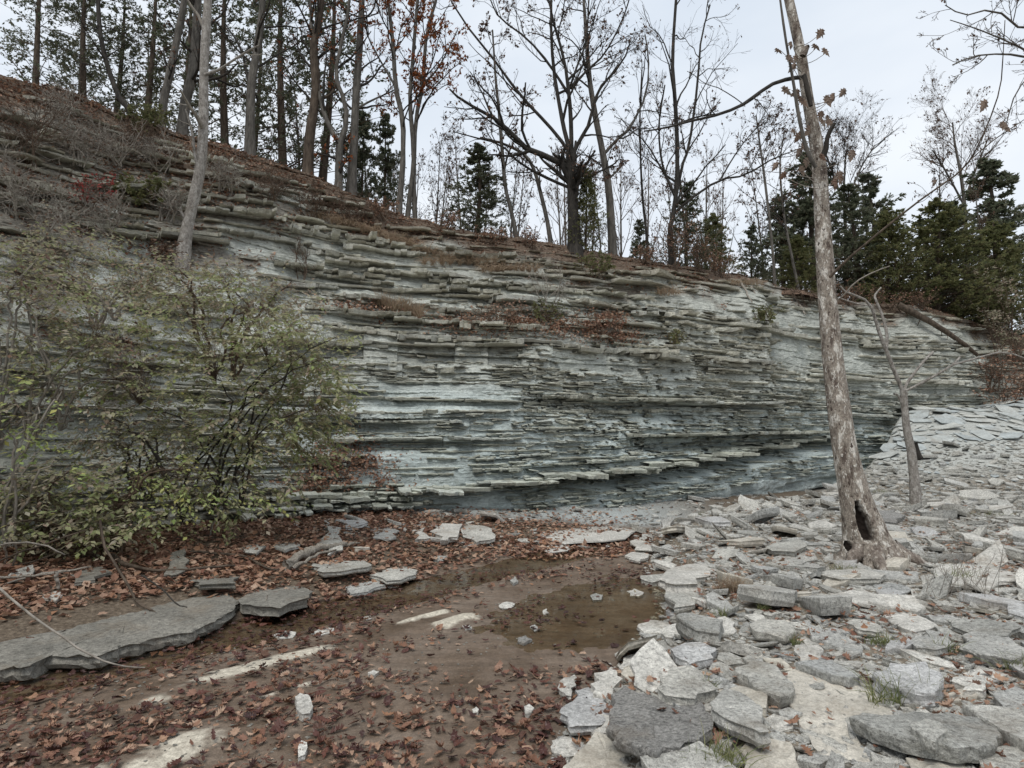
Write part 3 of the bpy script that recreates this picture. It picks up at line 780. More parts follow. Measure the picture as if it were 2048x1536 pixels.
def top_pt(a, back=0.0):
    """point on the hilltop, `back` metres behind the edge at photo column a"""
    ai = ai_of(a) / 4.0
    i = int(np.clip(ai, 0, len(cols) - 2)); f = ai - i
    col = HP[:, i] * (1 - f) + HP[:, i + 1] * f
    return np.array([np.interp(back, HD, col[:, k_]) for k_ in range(3)])
# ------------------------------------------------------------------ stones
def stone_geo(outline, th, rng, rough=0.05, layers=2, tilt=(0.0, 0.0), sub=2, cut=0.12):
    """flat broken stone: outline (n,2) about its own centre, thickness downwards from z=0"""
    o = np.asarray(outline, float); n0 = len(o)
    size = np.sqrt(abs(0.5 * np.sum(o[:, 0] * np.roll(o[:, 1], -1) - np.roll(o[:, 0], -1) * o[:, 1]))) + 1e-6
    pts = []
    for i in range(n0):
        a, b = o[i], o[(i + 1) % n0]
        e = b - a; nv = np.array([e[1], -e[0]])
        for k_ in range(sub):
            f = k_ / sub
            pts.append(a + e * f + (nv * rng.normal(0, rough) if k_ else e * rng.normal(0, rough * .3)))
    p = np.array(pts); n = len(p); sz_ = min(size, .22); c = p.mean(0)
    rad = p - c
    j = lambda s_: rng.standard_normal(n) * s_
    rings = []
    for f, zz_ in ((0.35, .03), (0.70, .02), (0.965, 0.0)):
        rings.append(np.c_[c + rad * (f + j(.012))[:, None], sz_ * (rng.normal(0, .012) + j(.014)) + th * zz_])
    rings.append(np.c_[c + rad * (1.0 + j(.008))[:, None], -0.05 * th + j(.03 * th)])
    for l in range(layers):
        f = (l + 0.6) / layers
        ins = rng.uniform(-.02, cut * 0.5)
        rings.append(np.c_[c + rad * (1.0 - ins + j(.014))[:, None], -th * f * .8 + j(.04 * th)])
    rings.append(np.c_[c + rad * (0.96 - rng.uniform(0, cut) + j(.015))[:, None], np.full(n, -th)])
    V = np.concatenate([np.array([[c[0], c[1], th * .04 + sz_ * rng.normal(0, .008)]])] + rings)
    F3 = np.array([[0, 1 + i, 1 + (i + 1) % n] for i in range(n)])
    R = len(rings); F4 = []
    for r in range(R - 1):
        for i in range(n):
            F4.append([1 + r * n + i, 1 + (r + 1) * n + i, 1 + (r + 1) * n + (i + 1) % n, 1 + r * n + (i + 1) % n])
    if abs(tilt[0]) + abs(tilt[1]) > 0:
        V[:, 2] += V[:, 0] * tilt[0] + V[:, 1] * tilt[1]
    return V, F3, np.array(F4)
def stone_mesh(V, F3, F4, name, mat):
    m = MB(); m.add(V, F3); m.f.append(F4); m.m.append(np.zeros(len(F4), np.int32))
    return m.mesh(name, [mat])
NICK = {'large dark grey': 'the large dark speckled slab', 'smooth blue-grey': 'the smooth blue-grey slab', 'pale wedge': 'the tilted wedge slab', 'broad smooth tan': 'the broad tan slab', 'long grey slab propped': 'the long propped slab',
        'bluish white block': 'the bluish white block', 'rounded grey slab': 'the rounded grey slab', 'square grey block': 'the square grey block', 'thick pale slab on': 'the thick pale bank slab', 'pointed pale': 'the pointed pool-edge stone', 'bluish grey stone with': 'the shadowed bluish stone',
        'smooth bluish': 'the smooth bluish stone', 'upper of two': 'the stacked slab pair', 'flat pale slab with': 'the grassy pale slab', 'wide pale slab': 'the wide weedy slab', 'dark square block': 'the dark square block', 'huge flat': 'the huge left slab', 'pale flat slab below': 'the driftwood slab',
        'low pale shelf': 'the pale stream shelf', 'white angular': 'the lone white rock', 'whitish wedge': 'the whitish rock wedge', 'white flat stone': 'the white channel stone', 'pale slab at the left edge': 'the pale waterside slab', 'small upright white': 'the upright white chip', 'white pebble on': 'the white pebble',
        'dark grey pointed': 'the dark pointed slab', 'grey slab in leaves, left': 'the leafy slab pair', 'tiny whitish chip': 'the tiny whitish chip', 'small white stone among': 'the small white waterside stone', 'round grey stone': 'the round pool stone'}
MARKS = [('the leaning sycamore', 4.55, 7.75), ('the slim forked tree', 8.75, 13.2)]
ORD = ['', 'second ', 'third ', 'fourth ', 'fifth ', 'sixth ', 'seventh ', 'eighth ', 'ninth ', 'tenth ', 'eleventh ', 'twelfth ', 'thirteenth ', 'fourteenth ', 'fifteenth ', 'sixteenth ', 'seventeenth ', 'eighteenth ', 'nineteenth ', 'twentieth ']
def relabel(items, marks=None):
    """items = [(object, look, x, y)]: name each by its look and its place beside the nearest landmark"""
    tab = {}
    for ob, look, x, y in items:
        nk, mx_, my_ = min(marks or MARKS, key=lambda m_: (m_[1] - x) ** 2 + (m_[2] - y) ** 2)
        dx, dy = x - mx_, y - my_
        side = ('right of' if dx > 0 else 'left of') if abs(dx) > abs(dy) else ('beyond' if dy > 0 else 'in front of')
        tab.setdefault((look, side, nk), []).append((math.hypot(dx, dy), ob))
    for (look, side, nk), L in tab.items():
        L.sort(key=lambda q: q[0])
        for i, (_, ob) in enumerate(L):
            ob['label'] = look + ', ' + (side + ' ' + nk if len(L) == 1 else (ORD[i] if i < 20 else '%d%s ' % (i + 1, {1: 'st', 2: 'nd', 3: 'rd'}.get((i + 1) % 10, 'th'))) + 'closest ' + side + ' ' + nk)
srng = np.random.default_rng(21)
TAKEN = []      # (x, y, r)
def traced(name, pts, th, label, mat='limestone', lift=None, tilt=(0, 0), cat='stone', group=None, rough=.05, layers=2, sub=3):
    """stone whose top outline was read off the photo and laid on the ground where it lies"""
    pts = np.asarray(pts, float); th = th * .72; lift = (lift or 0) * .7; rough = rough * 1.5
    g = at_z(pts[:, 0], pts[:, 1], 0.0)
    zt = gz(g[:, 0].mean(), g[:, 1].mean())
    for _ in range(3):
        g = at_z(pts[:, 0], pts[:, 1], float(zt) + th * 0.75 + (lift or 0)); zt = gz(g[:, 0].mean(), g[:, 1].mean())
    ztop = float(zt) + th * 0.75 + (lift or 0)
    g = at_z(pts[:, 0], pts[:, 1], ztop)
    c = g[:, :2].mean(0)
    # the outline is counter-clockwise seen from above
    o = g[:, :2] - c
    if np.sum(o[:, 0] * np.roll(o[:, 1], -1) - np.roll(o[:, 0], -1) * o[:, 1]) < 0: o = o[::-1]
    V, F3, F4 = stone_geo(o, th + (lift or 0) * .3, srng, rough, layers, tilt, sub)
    ob = link(name, stone_mesh(V, F3, F4, name, M[mat]), None, (c[0], c[1], ztop))
    tag(ob, label, cat, group)
    for key, nk in NICK.items():
        if label.startswith(key): MARKS.append((nk, c[0], c[1]))
    TAKEN.append((c[0], c[1], 0.92 * math.sqrt(abs(np.sum(o[:, 0] * np.roll(o[:, 1], -1) - np.roll(o[:, 0], -1) * o[:, 1])) / 2 / math.pi)))
    # long slabs hold more than one disc of ground
    if len(o) and np.ptp(o[:, 0]) > 1.2:
        for q in o * 0.65: TAKEN.append((c[0] + q[0], c[1] + q[1], .28))
    return ob
BAR = 'flat stones of the gravel bar'
T = traced
T('stone_slab', [(1222,1372),(1250,1352),(1290,1375),(1330,1390),(1400,1398),(1428,1440),(1410,1480),(1370,1500),(1315,1525),(1290,1512),(1245,1492),(1228,1480),(1220,1440)], .09, 'large dark grey speckled slab at the water edge, biggest of the near stones', 'limestone_dark', .05, (.05, -.10), group=BAR)
T('stone_slab', [(1118,1425),(1145,1400),(1150,1370),(1180,1363),(1205,1388),(1222,1412),(1224,1452),(1190,1462),(1140,1464)], .08, 'smooth blue-grey slab leaning beside the dark speckled slab', 'limestone_blue', .03, (.02, -.10), group=BAR)
T('stone_slab', [(1112,1560),(1125,1535),(1165,1495),(1192,1460),(1215,1472),(1245,1492),(1290,1512),(1306,1535),(1302,1575),(1200,1600)], .07, 'smooth tan slab at the bottom edge below the blue-grey slab', 'limestone_tan', .02, group=BAR, rough=.03)
T('stone_slab', [(1190,1352),(1212,1340),(1232,1338),(1247,1356),(1238,1385),(1212,1396),(1192,1376)], .12, 'pale knobbly stone behind the blue-grey slab', 'limestone_pale', 0, group=BAR, rough=.10)
T('stone_slab', [(1120,1362),(1150,1349),(1153,1370),(1142,1392),(1121,1382)], .07, 'small whitish angular stone at the water edge left of the pale knobbly one', 'limestone_pale', group=BAR)
T('stone_slab', [(1104,1480),(1140,1473),(1167,1487),(1156,1509),(1126,1513),(1104,1500)], .06, 'small white stone among wet leaves beside the tan slab', 'limestone_pale', group=BAR)
T('stone_slab', [(1318,1352),(1345,1332),(1385,1328),(1408,1350),(1412,1385),(1372,1397),(1330,1388)], .13, 'rough pale block behind the dark speckled slab', 'limestone', .02, group=BAR, rough=.10, layers=3)
T('stone_slab', [(1420,1405),(1450,1357),(1478,1364),(1506,1390),(1526,1412),(1541,1480),(1520,1486),(1470,1456),(1425,1422)], .09, 'pale wedge-shaped slab tilted up over dead leaves', 'limestone', .09, (-.05, -.12), group=BAR)
T('stone_slab', [(1568,1345),(1600,1334),(1680,1350),(1760,1395),(1800,1424),(1750,1440),(1700,1455),(1722,1490),(1742,1525),(1650,1515),(1600,1450),(1572,1400)], .05, 'broad smooth tan bedrock slab lying flat among the near stones', 'limestone_tan', -.01, group=BAR, rough=.025)
T('stone_slab', [(1697,1436),(1720,1425),(1800,1424),(1900,1412),(1960,1424),(2002,1460),(1986,1490),(1920,1500),(1870,1492),(1800,1480),(1735,1458)], .09, 'long grey slab propped up with a small plate lying on it', 'limestone', .09, (-.05, -.06), group=BAR)
T('stone_slab', [(1822,1456),(1850,1432),(1885,1440),(1896,1460),(1870,1489),(1845,1476)], .03, 'small flat plate resting on the long grey slab', 'limestone', .20, (-.05, -.06), group=BAR)
T('stone_slab', [(1745,1342),(1780,1321),(1850,1317),(1882,1345),(1879,1374),(1850,1388),(1800,1374),(1760,1360)], .17, 'bluish white block with a dark broken face above a grass tuft', 'limestone_blue', .03, (.02, -.06), group=BAR, rough=.07, layers=3)
T('stone_slab', [(1590,1324),(1640,1307),(1690,1330),(1722,1350),(1700,1362),(1650,1346)], .07, 'thin grey slab on the edge of the broad tan slab', 'limestone', .05, (-.03, -.08), group=BAR)
T('stone_slab', [(1820,1280),(1850,1255),(1900,1262),(1908,1290),(1870,1302),(1832,1296)], .09, 'rounded grey slab beside a bigger grey slab', 'limestone', .02, (0, -.05), group=BAR)
T('stone_slab', [(1918,1292),(1945,1258),(2010,1265),(2055,1300),(2042,1320),(1960,1312)], .10, 'wide grey slab right of the rounded grey slab', 'limestone', .03, (0, -.05), group=BAR)
T('stone_slab', [(1498,1246),(1520,1234),(1570,1234),(1593,1264),(1572,1276),(1510,1266)], .09, 'square grey block in the middle of the gravel bar', 'limestone', .03, (0, -.07), group=BAR)
T('stone_slab', [(1315,1162),(1350,1131),(1410,1113),(1436,1125),(1421,1155),(1350,1178)], .11, 'thick pale slab on top of another at the pool bank', 'limestone_pale', .14, (0, -.05), group=BAR, layers=3)
T('stone_slab', [(1332,1182),(1360,1172),(1425,1160),(1430,1186),(1348,1216)], .13, 'layered pale block under the thick slab at the pool bank', 'limestone', .0, group=BAR, layers=4)
T('stone_slab', [(1274,1250),(1300,1237),(1336,1245),(1326,1270),(1290,1266)], .06, 'pointed pale stone reaching over the pool edge', 'limestone_pale', .03, (.05, -.05), group=BAR)
T('stone_slab', [(1326,1256),(1350,1246),(1382,1255),(1367,1276),(1331,1273)], .07, 'rounded pale stone right of the pointed one at the pool edge', 'limestone_pale', group=BAR)
T('stone_slab', [(1340,1296),(1400,1282),(1434,1295),(1427,1315),(1380,1326),(1350,1312)], .10, 'bluish grey stone with a shadowed end at the pool bank', 'limestone_blue', .03, group=BAR)
T('stone_slab', [(1238,1332),(1260,1305),(1296,1314),(1291,1340),(1242,1337)], .08, 'jagged whitish stone standing at the pool edge', 'limestone_pale', .02, (.08, -.05), group=BAR)
T('stone_slab', [(1290,1312),(1320,1301),(1347,1310),(1322,1323),(1296,1321)], .05, 'small flat pale stone behind the jagged whitish one', 'limestone_pale', group=BAR)
T('stone_slab', [(1752,1183),(1775,1171),(1813,1185),(1809,1200),(1766,1196)], .05, 'smooth bluish stone below the leaning tree', 'limestone_blue', .02, (0, -.05), group=BAR)
T('stone_slab', [(1533,1090),(1560,1082),(1600,1079),(1613,1087),(1590,1106),(1545,1101)], .07, 'upper of two grey slabs stacked left of the leaning tree', 'limestone', .10, (.06, -.05), group=BAR)
T('stone_slab', [(1543,1116),(1610,1096),(1632,1110),(1604,1128),(1552,1129)], .08, 'lower of two grey slabs stacked left of the leaning tree', 'limestone', .0, group=BAR)
T('stone_slab', [(1636,1146),(1700,1128),(1772,1146),(1762,1160),(1680,1161)], .09, 'flat pale slab with grass behind it in front of the leaning tree', 'limestone', .02, (0, -.05), group=BAR)
T('stone_slab', [(1755,1026),(1790,1018),(1802,1034),(1791,1045),(1760,1041)], .16, 'dark square block just right of the leaning trunk', 'limestone_dark', .0, group=BAR)
T('stone_slab', [(1868,1145),(1930,1125),(2000,1135),(2040,1160),(1980,1175),(1900,1165)], .08, 'wide pale slab behind the dead weeds', 'limestone_pale', .02, group=BAR)
T('stone_slab', [(1418,1245),(1450,1232),(1470,1245),(1468,1268),(1425,1266)], .07, 'chunky pale stone beside the square grey block', 'limestone_pale', group=BAR)
T('stone_slab', [(1590,1290),(1610,1270),(1640,1290),(1642,1318),(1600,1325)], .06, 'five-sided pale stone above the thin grey slab', 'limestone_pale', group=BAR)
T('stone_slab', [(1470,1330),(1500,1300),(1560,1340),(1590,1380),(1560,1400),(1500,1365)], .10, 'lichen-grey slab between the wedge and the tan slab', 'limestone', .03, (0, -.06), group=BAR)
T('stone_slab', [(1660,1185),(1720,1170),(1752,1188),(1748,1215),(1690,1205)], .06, 'pale slab left of the smooth bluish stone', 'limestone_pale', .02, (0, -.05), group=BAR)
T('stone_slab', [(1690,1245),(1730,1232),(1762,1250),(1755,1268),(1715,1262)], .06, 'grey slab with a broken lower edge near the grass clump', 'limestone', .03, (-.06, -.06), group=BAR)
T('stone_slab', [(1905,1355),(1950,1345),(1975,1362),(1965,1380),(1925,1378)], .09, 'pale block right of the bluish white block', 'limestone_pale', .02, group=BAR)
T('stone_slab', [(1985,1385),(2030,1370),(2070,1400),(2070,1430),(2010,1420)], .09, 'grey slab at the right edge above the long slab', 'limestone', .03, group=BAR)
T('stone_slab', [(1480,1500),(1530,1478),(1585,1488),(1600,1536),(1560,1570),(1490,1560)], .07, 'pale greenish slab at the bottom edge right of the grass', 'limestone_tan', .0, group=BAR)
T('stone_slab', [(1700,1540),(1740,1505),(1800,1520),(1820,1570),(1720,1590)], .07, 'pale slab cut by the bottom edge under the long slab', 'limestone', .02, group=BAR)
T('stone_slab', [(1955,1510),(2010,1490),(2080,1500),(2080,1570),(1970,1570)], .07, 'pale slab in the bottom right corner', 'limestone', .02, group=BAR)
T('stone_slab', [(1810,1515),(1870,1500),(1935,1520),(1945,1560),(1850,1575)], .05, 'tan slab at the bottom edge below the long slab', 'limestone_tan', .0, group=BAR)
LB = 'stones of the leafy left bank'
T('bedrock_slab', [(-60,1275),(30,1222),(190,1192),(300,1180),(410,1174),(452,1180),(478,1200),(470,1216),(430,1241),(380,1263),(330,1271),(240,1292),(200,1310),(90,1312),(60,1330),(0,1336),(-60,1345)], .27, 'huge flat brownish grey slab along the left bank of the stream', 'slab_grey', -.19, group=LB, rough=.02, layers=3, sub=5)
T('stone_slab', [(476,1202),(520,1160),(560,1152),(602,1165),(618,1186),(560,1223),(505,1218),(482,1212)], .15, 'dark grey pointed slab next to the huge flat slab', 'slab_grey', -.05, (0, -.06), group=LB)
T('stone_slab', [(385,1156),(440,1142),(482,1150),(472,1170),(400,1176)], .08, 'layered grey slab behind the huge flat slab', 'slab_grey', .03, (0, -.1), group=LB, layers=4)
T('stone_slab', [(622,1132),(660,1117),(730,1118),(737,1135),(645,1151)], .08, 'pale flat slab below the driftwood branch', 'limestone', .03, (0, -.06), group=LB)
T('stone_slab', [(738,1151),(790,1125),(826,1135),(832,1150),(770,1166)], .08, 'pale slab at the left edge of the water', 'limestone', .02, (0, -.05), group=LB)
T('stone_slab', [(690,1172),(760,1158),(772,1170),(704,1187)], .07, 'long low grey slab in front of the pale slabs', 'limestone', .0, group=LB)
T('stone_slab', [(634,1084),(652,1060),(682,1062),(686,1090),(656,1099)], .10, 'upright pale triangular stone in the leaf litter', 'limestone', .03, (0, .08), group=LB)
T('stone_slab', [(480,1096),(520,1083),(542,1086),(512,1111),(490,1106)], .06, 'grey slab in leaves, left one of a pair', 'limestone', .02, (0, -.05), group=LB)
T('stone_slab', [(545,1086),(575,1071),(602,1088),(570,1104),(549,1096)], .07, 'grey slab in leaves, right one of a pair', 'limestone', .02, (0, -.05), group=LB)
T('stone_slab', [(328,1141),(342,1110),(370,1104),(379,1120),(352,1142)], .08, 'upright grey stone in leaves above the huge flat slab', 'slab_grey', .03, (0, .08), group=LB)
T('stone_slab', [(85,1191),(110,1182),(126,1190),(110,1202)], .05, 'small pale stone under the twigs on the left bank', 'limestone_pale', .02, group=LB)
T('stone_slab', [(140,1150),(175,1132),(210,1138),(190,1160),(150,1165)], .06, 'dark stone under the overhanging brush', 'slab_grey', .03, group=LB)
T('stone_slab', [(860,1062),(885,1045),(925,1048),(915,1072),(880,1080)], .12, 'pale block at the foot of the blue shale', 'limestone_pale', .03, group=LB)
T('stone_slab', [(930,1050),(985,1060),(990,1072),(950,1078),(925,1066)], .10, 'grey tilted slab at the foot of the blue shale', 'limestone', .04, (0, .08), group=LB)
T('stone_slab', [(820,1060),(850,1055),(860,1075),(830,1080)], .08, 'small pale stone left of the pale block at the shale foot', 'limestone_pale', .02, group=LB)
T('stone_slab', [(735,1060),(770,1050),(800,1062),(780,1078),(745,1075)], .07, 'flat grey stone by the shale foot above the driftwood', 'limestone', .02, group=LB)
T('stone_slab', [(670,1040),(720,1035),(725,1050),(690,1056)], .08, 'flat bluish slab under the layered ledge', 'limestone_blue', .02, group=LB)
T('stone_slab', [(1080,1070),(1120,1052),(1200,1048),(1270,1060),(1250,1078),(1130,1085)], .05, 'low pale shelf of rock crossing the stream', 'limestone_pale', .01, group=LB, rough=.03)
T('stone_slab', [(1085,1098),(1110,1085),(1140,1090),(1135,1102),(1095,1106)], .03, 'small pale plate at the far end of the pool', 'limestone_pale', .01, group=LB)
T('stone_slab', [(1260,1082),(1300,1075),(1322,1085),(1305,1100),(1270,1098)], .06, 'pale stone where the pool meets the gravel bar', 'limestone_pale', .02, group=BAR)
T('stone_slab', [(1255,1108),(1285,1100),(1298,1112),(1280,1122),(1258,1118)], .07, 'small pale stone at the upper pool edge', 'limestone_pale', .02, group=BAR)
# chunks lying in the stream
BED = 'loose stones lying in the streambed'
for pts, th, lab, mt in (
    ([(590,1392),(600,1386),(616,1388),(623,1402),(620,1424),(604,1428),(592,1415)], .10, 'white angular rock standing alone among leaves on the streambed', 'limestone_pale'),
    ([(596,1492),(603,1480),(614,1484),(610,1508),(597,1514)], .06, 'whitish wedge of rock near the bottom edge of the streambed', 'limestone_pale'),
    ([(545,1270),(560,1262),(592,1264),(586,1276),(558,1277)], .03, 'white flat stone by the dark channel', 'limestone_pale'),
    ([(622,1268),(640,1258),(668,1256),(662,1266),(640,1272)], .02, 'second white flat stone by the dark channel, the thinner one', 'limestone_pale'),
    ([(998,1210),(1012,1203),(1031,1205),(1022,1214),(1003,1216)], .04, 'small pale stone in the shallow water near the bright crests', 'limestone_pale'),
    ([(1180,1191),(1192,1186),(1206,1190),(1203,1199),(1186,1200)], .05, 'round grey stone sitting in the pool', 'limestone'),
    ([(1253,1182),(1268,1177),(1288,1185),(1278,1192),(1260,1191)], .05, 'pale stone in the pool nearest the bank', 'limestone_pale'),
    ([(1020,1160),(1030,1152),(1037,1162),(1027,1167)], .06, 'pointed grey stone standing in the middle of the pool', 'limestone'),
    ([(924,1252),(938,1249),(944,1255),(930,1258)], .03, 'tiny white oblong stone on the wet bed', 'limestone_pale'),
    ([(1060,1253),(1070,1249),(1079,1255),(1068,1261)], .04, 'small grey stone in the shallows', 'limestone'),
    ([(1086,1220),(1094,1217),(1098,1226),(1088,1229)], .04, 'small white pebble in the shallows beyond the grey one', 'limestone_pale'),
    ([(1036,1275),(1052,1270),(1064,1278),(1048,1286)], .05, 'dark wet lump of rock in the shallows', 'limestone_dark'),
    ([(736,1345),(748,1339),(758,1343),(748,1351)], .05, 'white pebble on dark leaves in the streambed', 'limestone_pale'),
    ([(727,1234),(740,1231),(744,1237),(732,1240)], .03, 'tiny white stone left of the bright crests', 'limestone_pale'),
    ([(775,1170),(795,1166),(798,1172),(780,1175)], .03, 'white oblong stone at the near side of the channel', 'limestone_pale'),
    ([(1048,1413),(1058,1408),(1063,1424),(1050,1428)], .06, 'small upright white chip among wet leaves', 'limestone_pale'),
    ([(944,1418),(952,1413),(956,1424),(946,1426)], .04, 'tiny whitish chip on the brown bed', 'limestone_pale')):
    T('streambed_stone', pts, th, lab, mt, .0, (0, 0), 'stone', BED, .06, 2, 2)

# the rest of the gravel bar: flat broken plates packed against each other
def blob(rng, r, n=None, asp=None):
    n = n or rng.integers(4, 8)
    a = np.sort((np.arange(n) + rng.uniform(-.36, .36, n)) * 2 * math.pi / n)
    rr = r * rng.uniform(.68, 1.25, n); asp = asp or rng.uniform(.45, .95); p = rng.uniform(0, math.pi)
    o = np.c_[np.cos(a) * rr, np.sin(a) * rr * asp]
    return o @ np.array([[math.cos(p), -math.sin(p)], [math.sin(p), math.cos(p)]])
cells = {}
def can_place(x, y, r, f=0.86):
    i0, j0 = int(x // .5), int(y // .5)
    for i in range(i0 - 2, i0 + 3):
        for j in range(j0 - 2, j0 + 3):
            for (a, b, q) in cells.get((i, j), ()):
                if (a - x) ** 2 + (b - y) ** 2 < (f * (q + r)) ** 2: return False
    return True
def put(x, y, r): cells.setdefault((int(x // .5), int(y // .5)), []).append((x, y, r))
for q in TAKEN: put(*q)
stones = []
def scatter(rng, tries, rlo, rhi, region, f=.86, pw_=2.0):
    R = np.sort(rlo + (rhi - rlo) * rng.random(tries) ** pw_)[::-1]
    for r in R:
        x, y = region(rng)
        if x is None: continue
        if can_place(x, y, r, f): put(x, y, r); stones.append((x, y, r))
def reg_bar(rng):
    y = 2.6 + 16.4 * rng.random() ** 1.35
    x = rng.uniform(0, 0.90 * y + 2.0)
    xr_ = np.interp(y, XR_Y, XR_X)
    if x < xr_ + 0.05 or x > 19: return None, None
    if math.hypot(x - 4.55, y - 7.75) < .33: return None, None
    return x, y
def reg_left(rng):
    y = rng.uniform(6, 13); x = rng.uniform(-7, 3)
    xl_ = np.interp(y, XL_Y, XL_X)
    if x > xl_ - .1 or x < xl_ - 3.2 or rng.random() < .55: return None, None
    return x, y
prg = np.random.default_rng(303)
scatter(prg, 2600, .11, .30, reg_bar, .78, 2.6)
scatter(prg, 9000, .055, .13, reg_bar, .78, 1.6)
scatter(prg, 160, .10, .26, reg_left, .9, 2.0)
def reg_toe(rng):
    y = rng.uniform(9.8, 18); x = rng.uniform(-4.5, 9.0)
    if x > np.interp(y, XR_Y, XR_X) or x < np.interp(y, XL_Y, XL_X) - 4.0 or rng.random() < .3: return None, None
    return x, y
scatter(prg, 600, .08, .28, reg_toe, .88, 2.2)
scatter(prg, 2600, .04, .09, reg_toe, .88, 1.0)
scatter(prg, 26000, .022, .065, reg_bar, .66, 1.0)
stones.sort(key=lambda q: -q[2] / q[1])
SZ = gz(np.array([q[0] for q in stones]), np.array([q[1] for q in stones]))
zone_n = {}
massb = MB()
kinds = ['limestone', 'limestone', 'limestone_pale', 'limestone', 'limestone_tan', 'limestone', 'limestone_blue', 'limestone']
n_ind = 0; relab = []
for si, (x, y, r) in enumerate(stones):
    left = x < np.interp(y, XL_Y, XL_X)
    th = r * prg.uniform(.18, .55) if not left else r * prg.uniform(.2, .4)
    big = n_ind < 205 and -0.88 * y < x < .88 * y
    o = blob(prg, r * 1.12)
    V, F3, F4 = stone_geo(o, th, prg, .06, 2 if big else 1, tuple(prg.normal(0, .12 if prg.random() < .65 else .30, 2)), 2 if r > .09 else 1)
    z = float(SZ[si]) + th * prg.uniform(.35, 1.25)
    if big:
        n_ind += 1
        mt = kinds[prg.integers(len(kinds))]
        tone = {'limestone': 'grey', 'limestone_pale': 'pale', 'limestone_tan': 'tan', 'limestone_blue': 'bluish'}[mt]
        ob = link('stone_slab', stone_mesh(V, F3, F4, 'stone_slab', M[mt]), None, (x, y, z))
        tag(ob, 'x', 'stone', LB if left else BAR)
        relab.append((ob, ('broad ' if r > .2 else 'small ' if r < .12 else '') + 'flat ' + tone + ' stone' + (' in leaves' if left else ''), x, y))
    else:
        massb.add(V + np.array([x, y, z]), F3); massb.f.append(F4 + massb.n - len(V)); massb.m.append(np.zeros(len(F4), np.int32))
relabel(relab)
print('stones', len(stones), 'mass faces', sum(len(f) for f in massb.f))
tag(massb.build('rubble', M['limestone']), 'small broken limestone pieces covering the gravel bar', kind='stuff')

# talus at the foot of the cliff, right: bluish plates slid down from the wall
relab2 = []; tal = MB(); trg = np.random.default_rng(44); nt = 0
TALG = 'fallen plates on the talus slope'
cand = []
for _ in range(3600):
    px_ = trg.uniform(1420, 2200); y = trg.uniform(14.5, 23.2); x = (px_ - CX) / FPX * y
    r = .05 + .40 * trg.random() ** 3.4
    cand.append((r / y, x, y, r, px_))
cand.sort(reverse=True)
_cx = np.array([q[1] for q in cand]); _cy = np.array([q[2] for q in cand]); CZ = gz(_cx, _cy); CGX = (gz(_cx + .2, _cy) - gz(_cx - .2, _cy)) / .4; CGY = (gz(_cx, _cy + .2) - gz(_cx, _cy - .2)) / .4
for ci, (q, x, y, r, px_) in enumerate(cand):
    if x < np.interp(y, XR_Y, XR_X) + 0.2: continue
    if y > np.interp(px_, KB[:, 0], KB[:, 1]) + 0.3: continue
    if abs(CGX[ci]) > .7 or abs(CGY[ci]) > .7: r = min(r, .12)
    if not can_place(x, y, r, .62): continue
    put(x, y, r)
    th = r * trg.uniform(.06, .15)
    gx_ = float(np.clip(CGX[ci], -.45, .45)); gy_ = float(np.clip(CGY[ci], -.45, .45))
    V, F3, F4 = stone_geo(blob(trg, r * 1.15), th, trg, .05, 1, (gx_ + trg.normal(0, .11), gy_ + trg.normal(0, .11)), 1)
    z = float(CZ[ci]) + th * .8 + .03
    if nt < 55 and px_ < 2000:
        nt += 1
        ob = tag(link('shale_plate', stone_mesh(V, F3, F4, 'shale_plate', M['talus']), None, (x, y, z)), 'x', 'stone', TALG)
        relab2.append((ob, ('large ' if r > .28 else 'small ' if r < .15 else '') + 'bluish shale plate', x, y))
    else:
        tal.add(V + np.array([x, y, z]), F3); tal.f.append(F4 + tal.n - len(V)); tal.m.append(np.zeros(len(F4), np.int32))
tag(tal.build('talus_rubble', M['talus']), 'small bluish shale fragments at the cliff foot', kind='stuff')

relabel(relab2, [('the leaning sycamore', 9.2, 15.5), ('the slim forked tree', 11.5, 17.0), ('the dark talus hollow', 14.0, 20.0), ('the cliff undercut', 7.2, 17.0)])

# grit: tiny chips in the gaps of the bar and on the streambed
OV = np.array([[1, 0, 0], [0, 1, 0], [-1, 0, 0], [0, -1, 0], [0, 0, .55], [0, 0, -.5]], float); OF = np.array([[0, 1, 4], [1, 2, 4], [2, 3, 4], [3, 0, 4], [1, 0, 5], [2, 1, 5], [3, 2, 5], [0, 3, 5]])
def grit(name, label, x, y, r, mat, rng):
    n = len(x); z = gz(x, y); V = OV[None] * r[:, None, None] * rng.uniform(.5, 1.4, (n, 6, 1)); a = rng.uniform(0, 6.28, n); c_, s_ = np.cos(a)[:, None], np.sin(a)[:, None]
    V = np.stack([V[..., 0] * c_ - V[..., 1] * s_, V[..., 0] * s_ + V[..., 1] * c_, V[..., 2]], -1) + np.stack([x, y, z + r * .2], -1)[:, None]
    m = MB(); m.add(V.reshape(-1, 3), (OF[None] + (np.arange(n) * 6)[:, None, None]).reshape(-1, 3)); tag(m.build(name, M[mat]), label, kind='stuff')
qy = 2.6 + 11 * trg.random(26000) ** 1.5; qx = trg.uniform(-.2, 1, 26000) * (qy * .88 + .5); kq = qx > np.interp(qy, XR_Y, XR_X) - .1
grit('bar_gravel', 'fine limestone chips between the stones of the gravel bar', qx[kq], qy[kq], .008 + .03 * trg.random(kq.sum()) ** 2, 'limestone', trg)
qy = 2.6 + 8 * trg.random(6000) ** 1.3; qx = trg.uniform(-1, .6, 6000) * (qy * .88 + .3); kq = (qx < np.interp(qy, XR_Y, XR_X)) & (qx > np.interp(qy, XL_Y, XL_X)) & (fbm(qx * 1.5, qy * 1.5, seed=140, oct=3) > -.05)
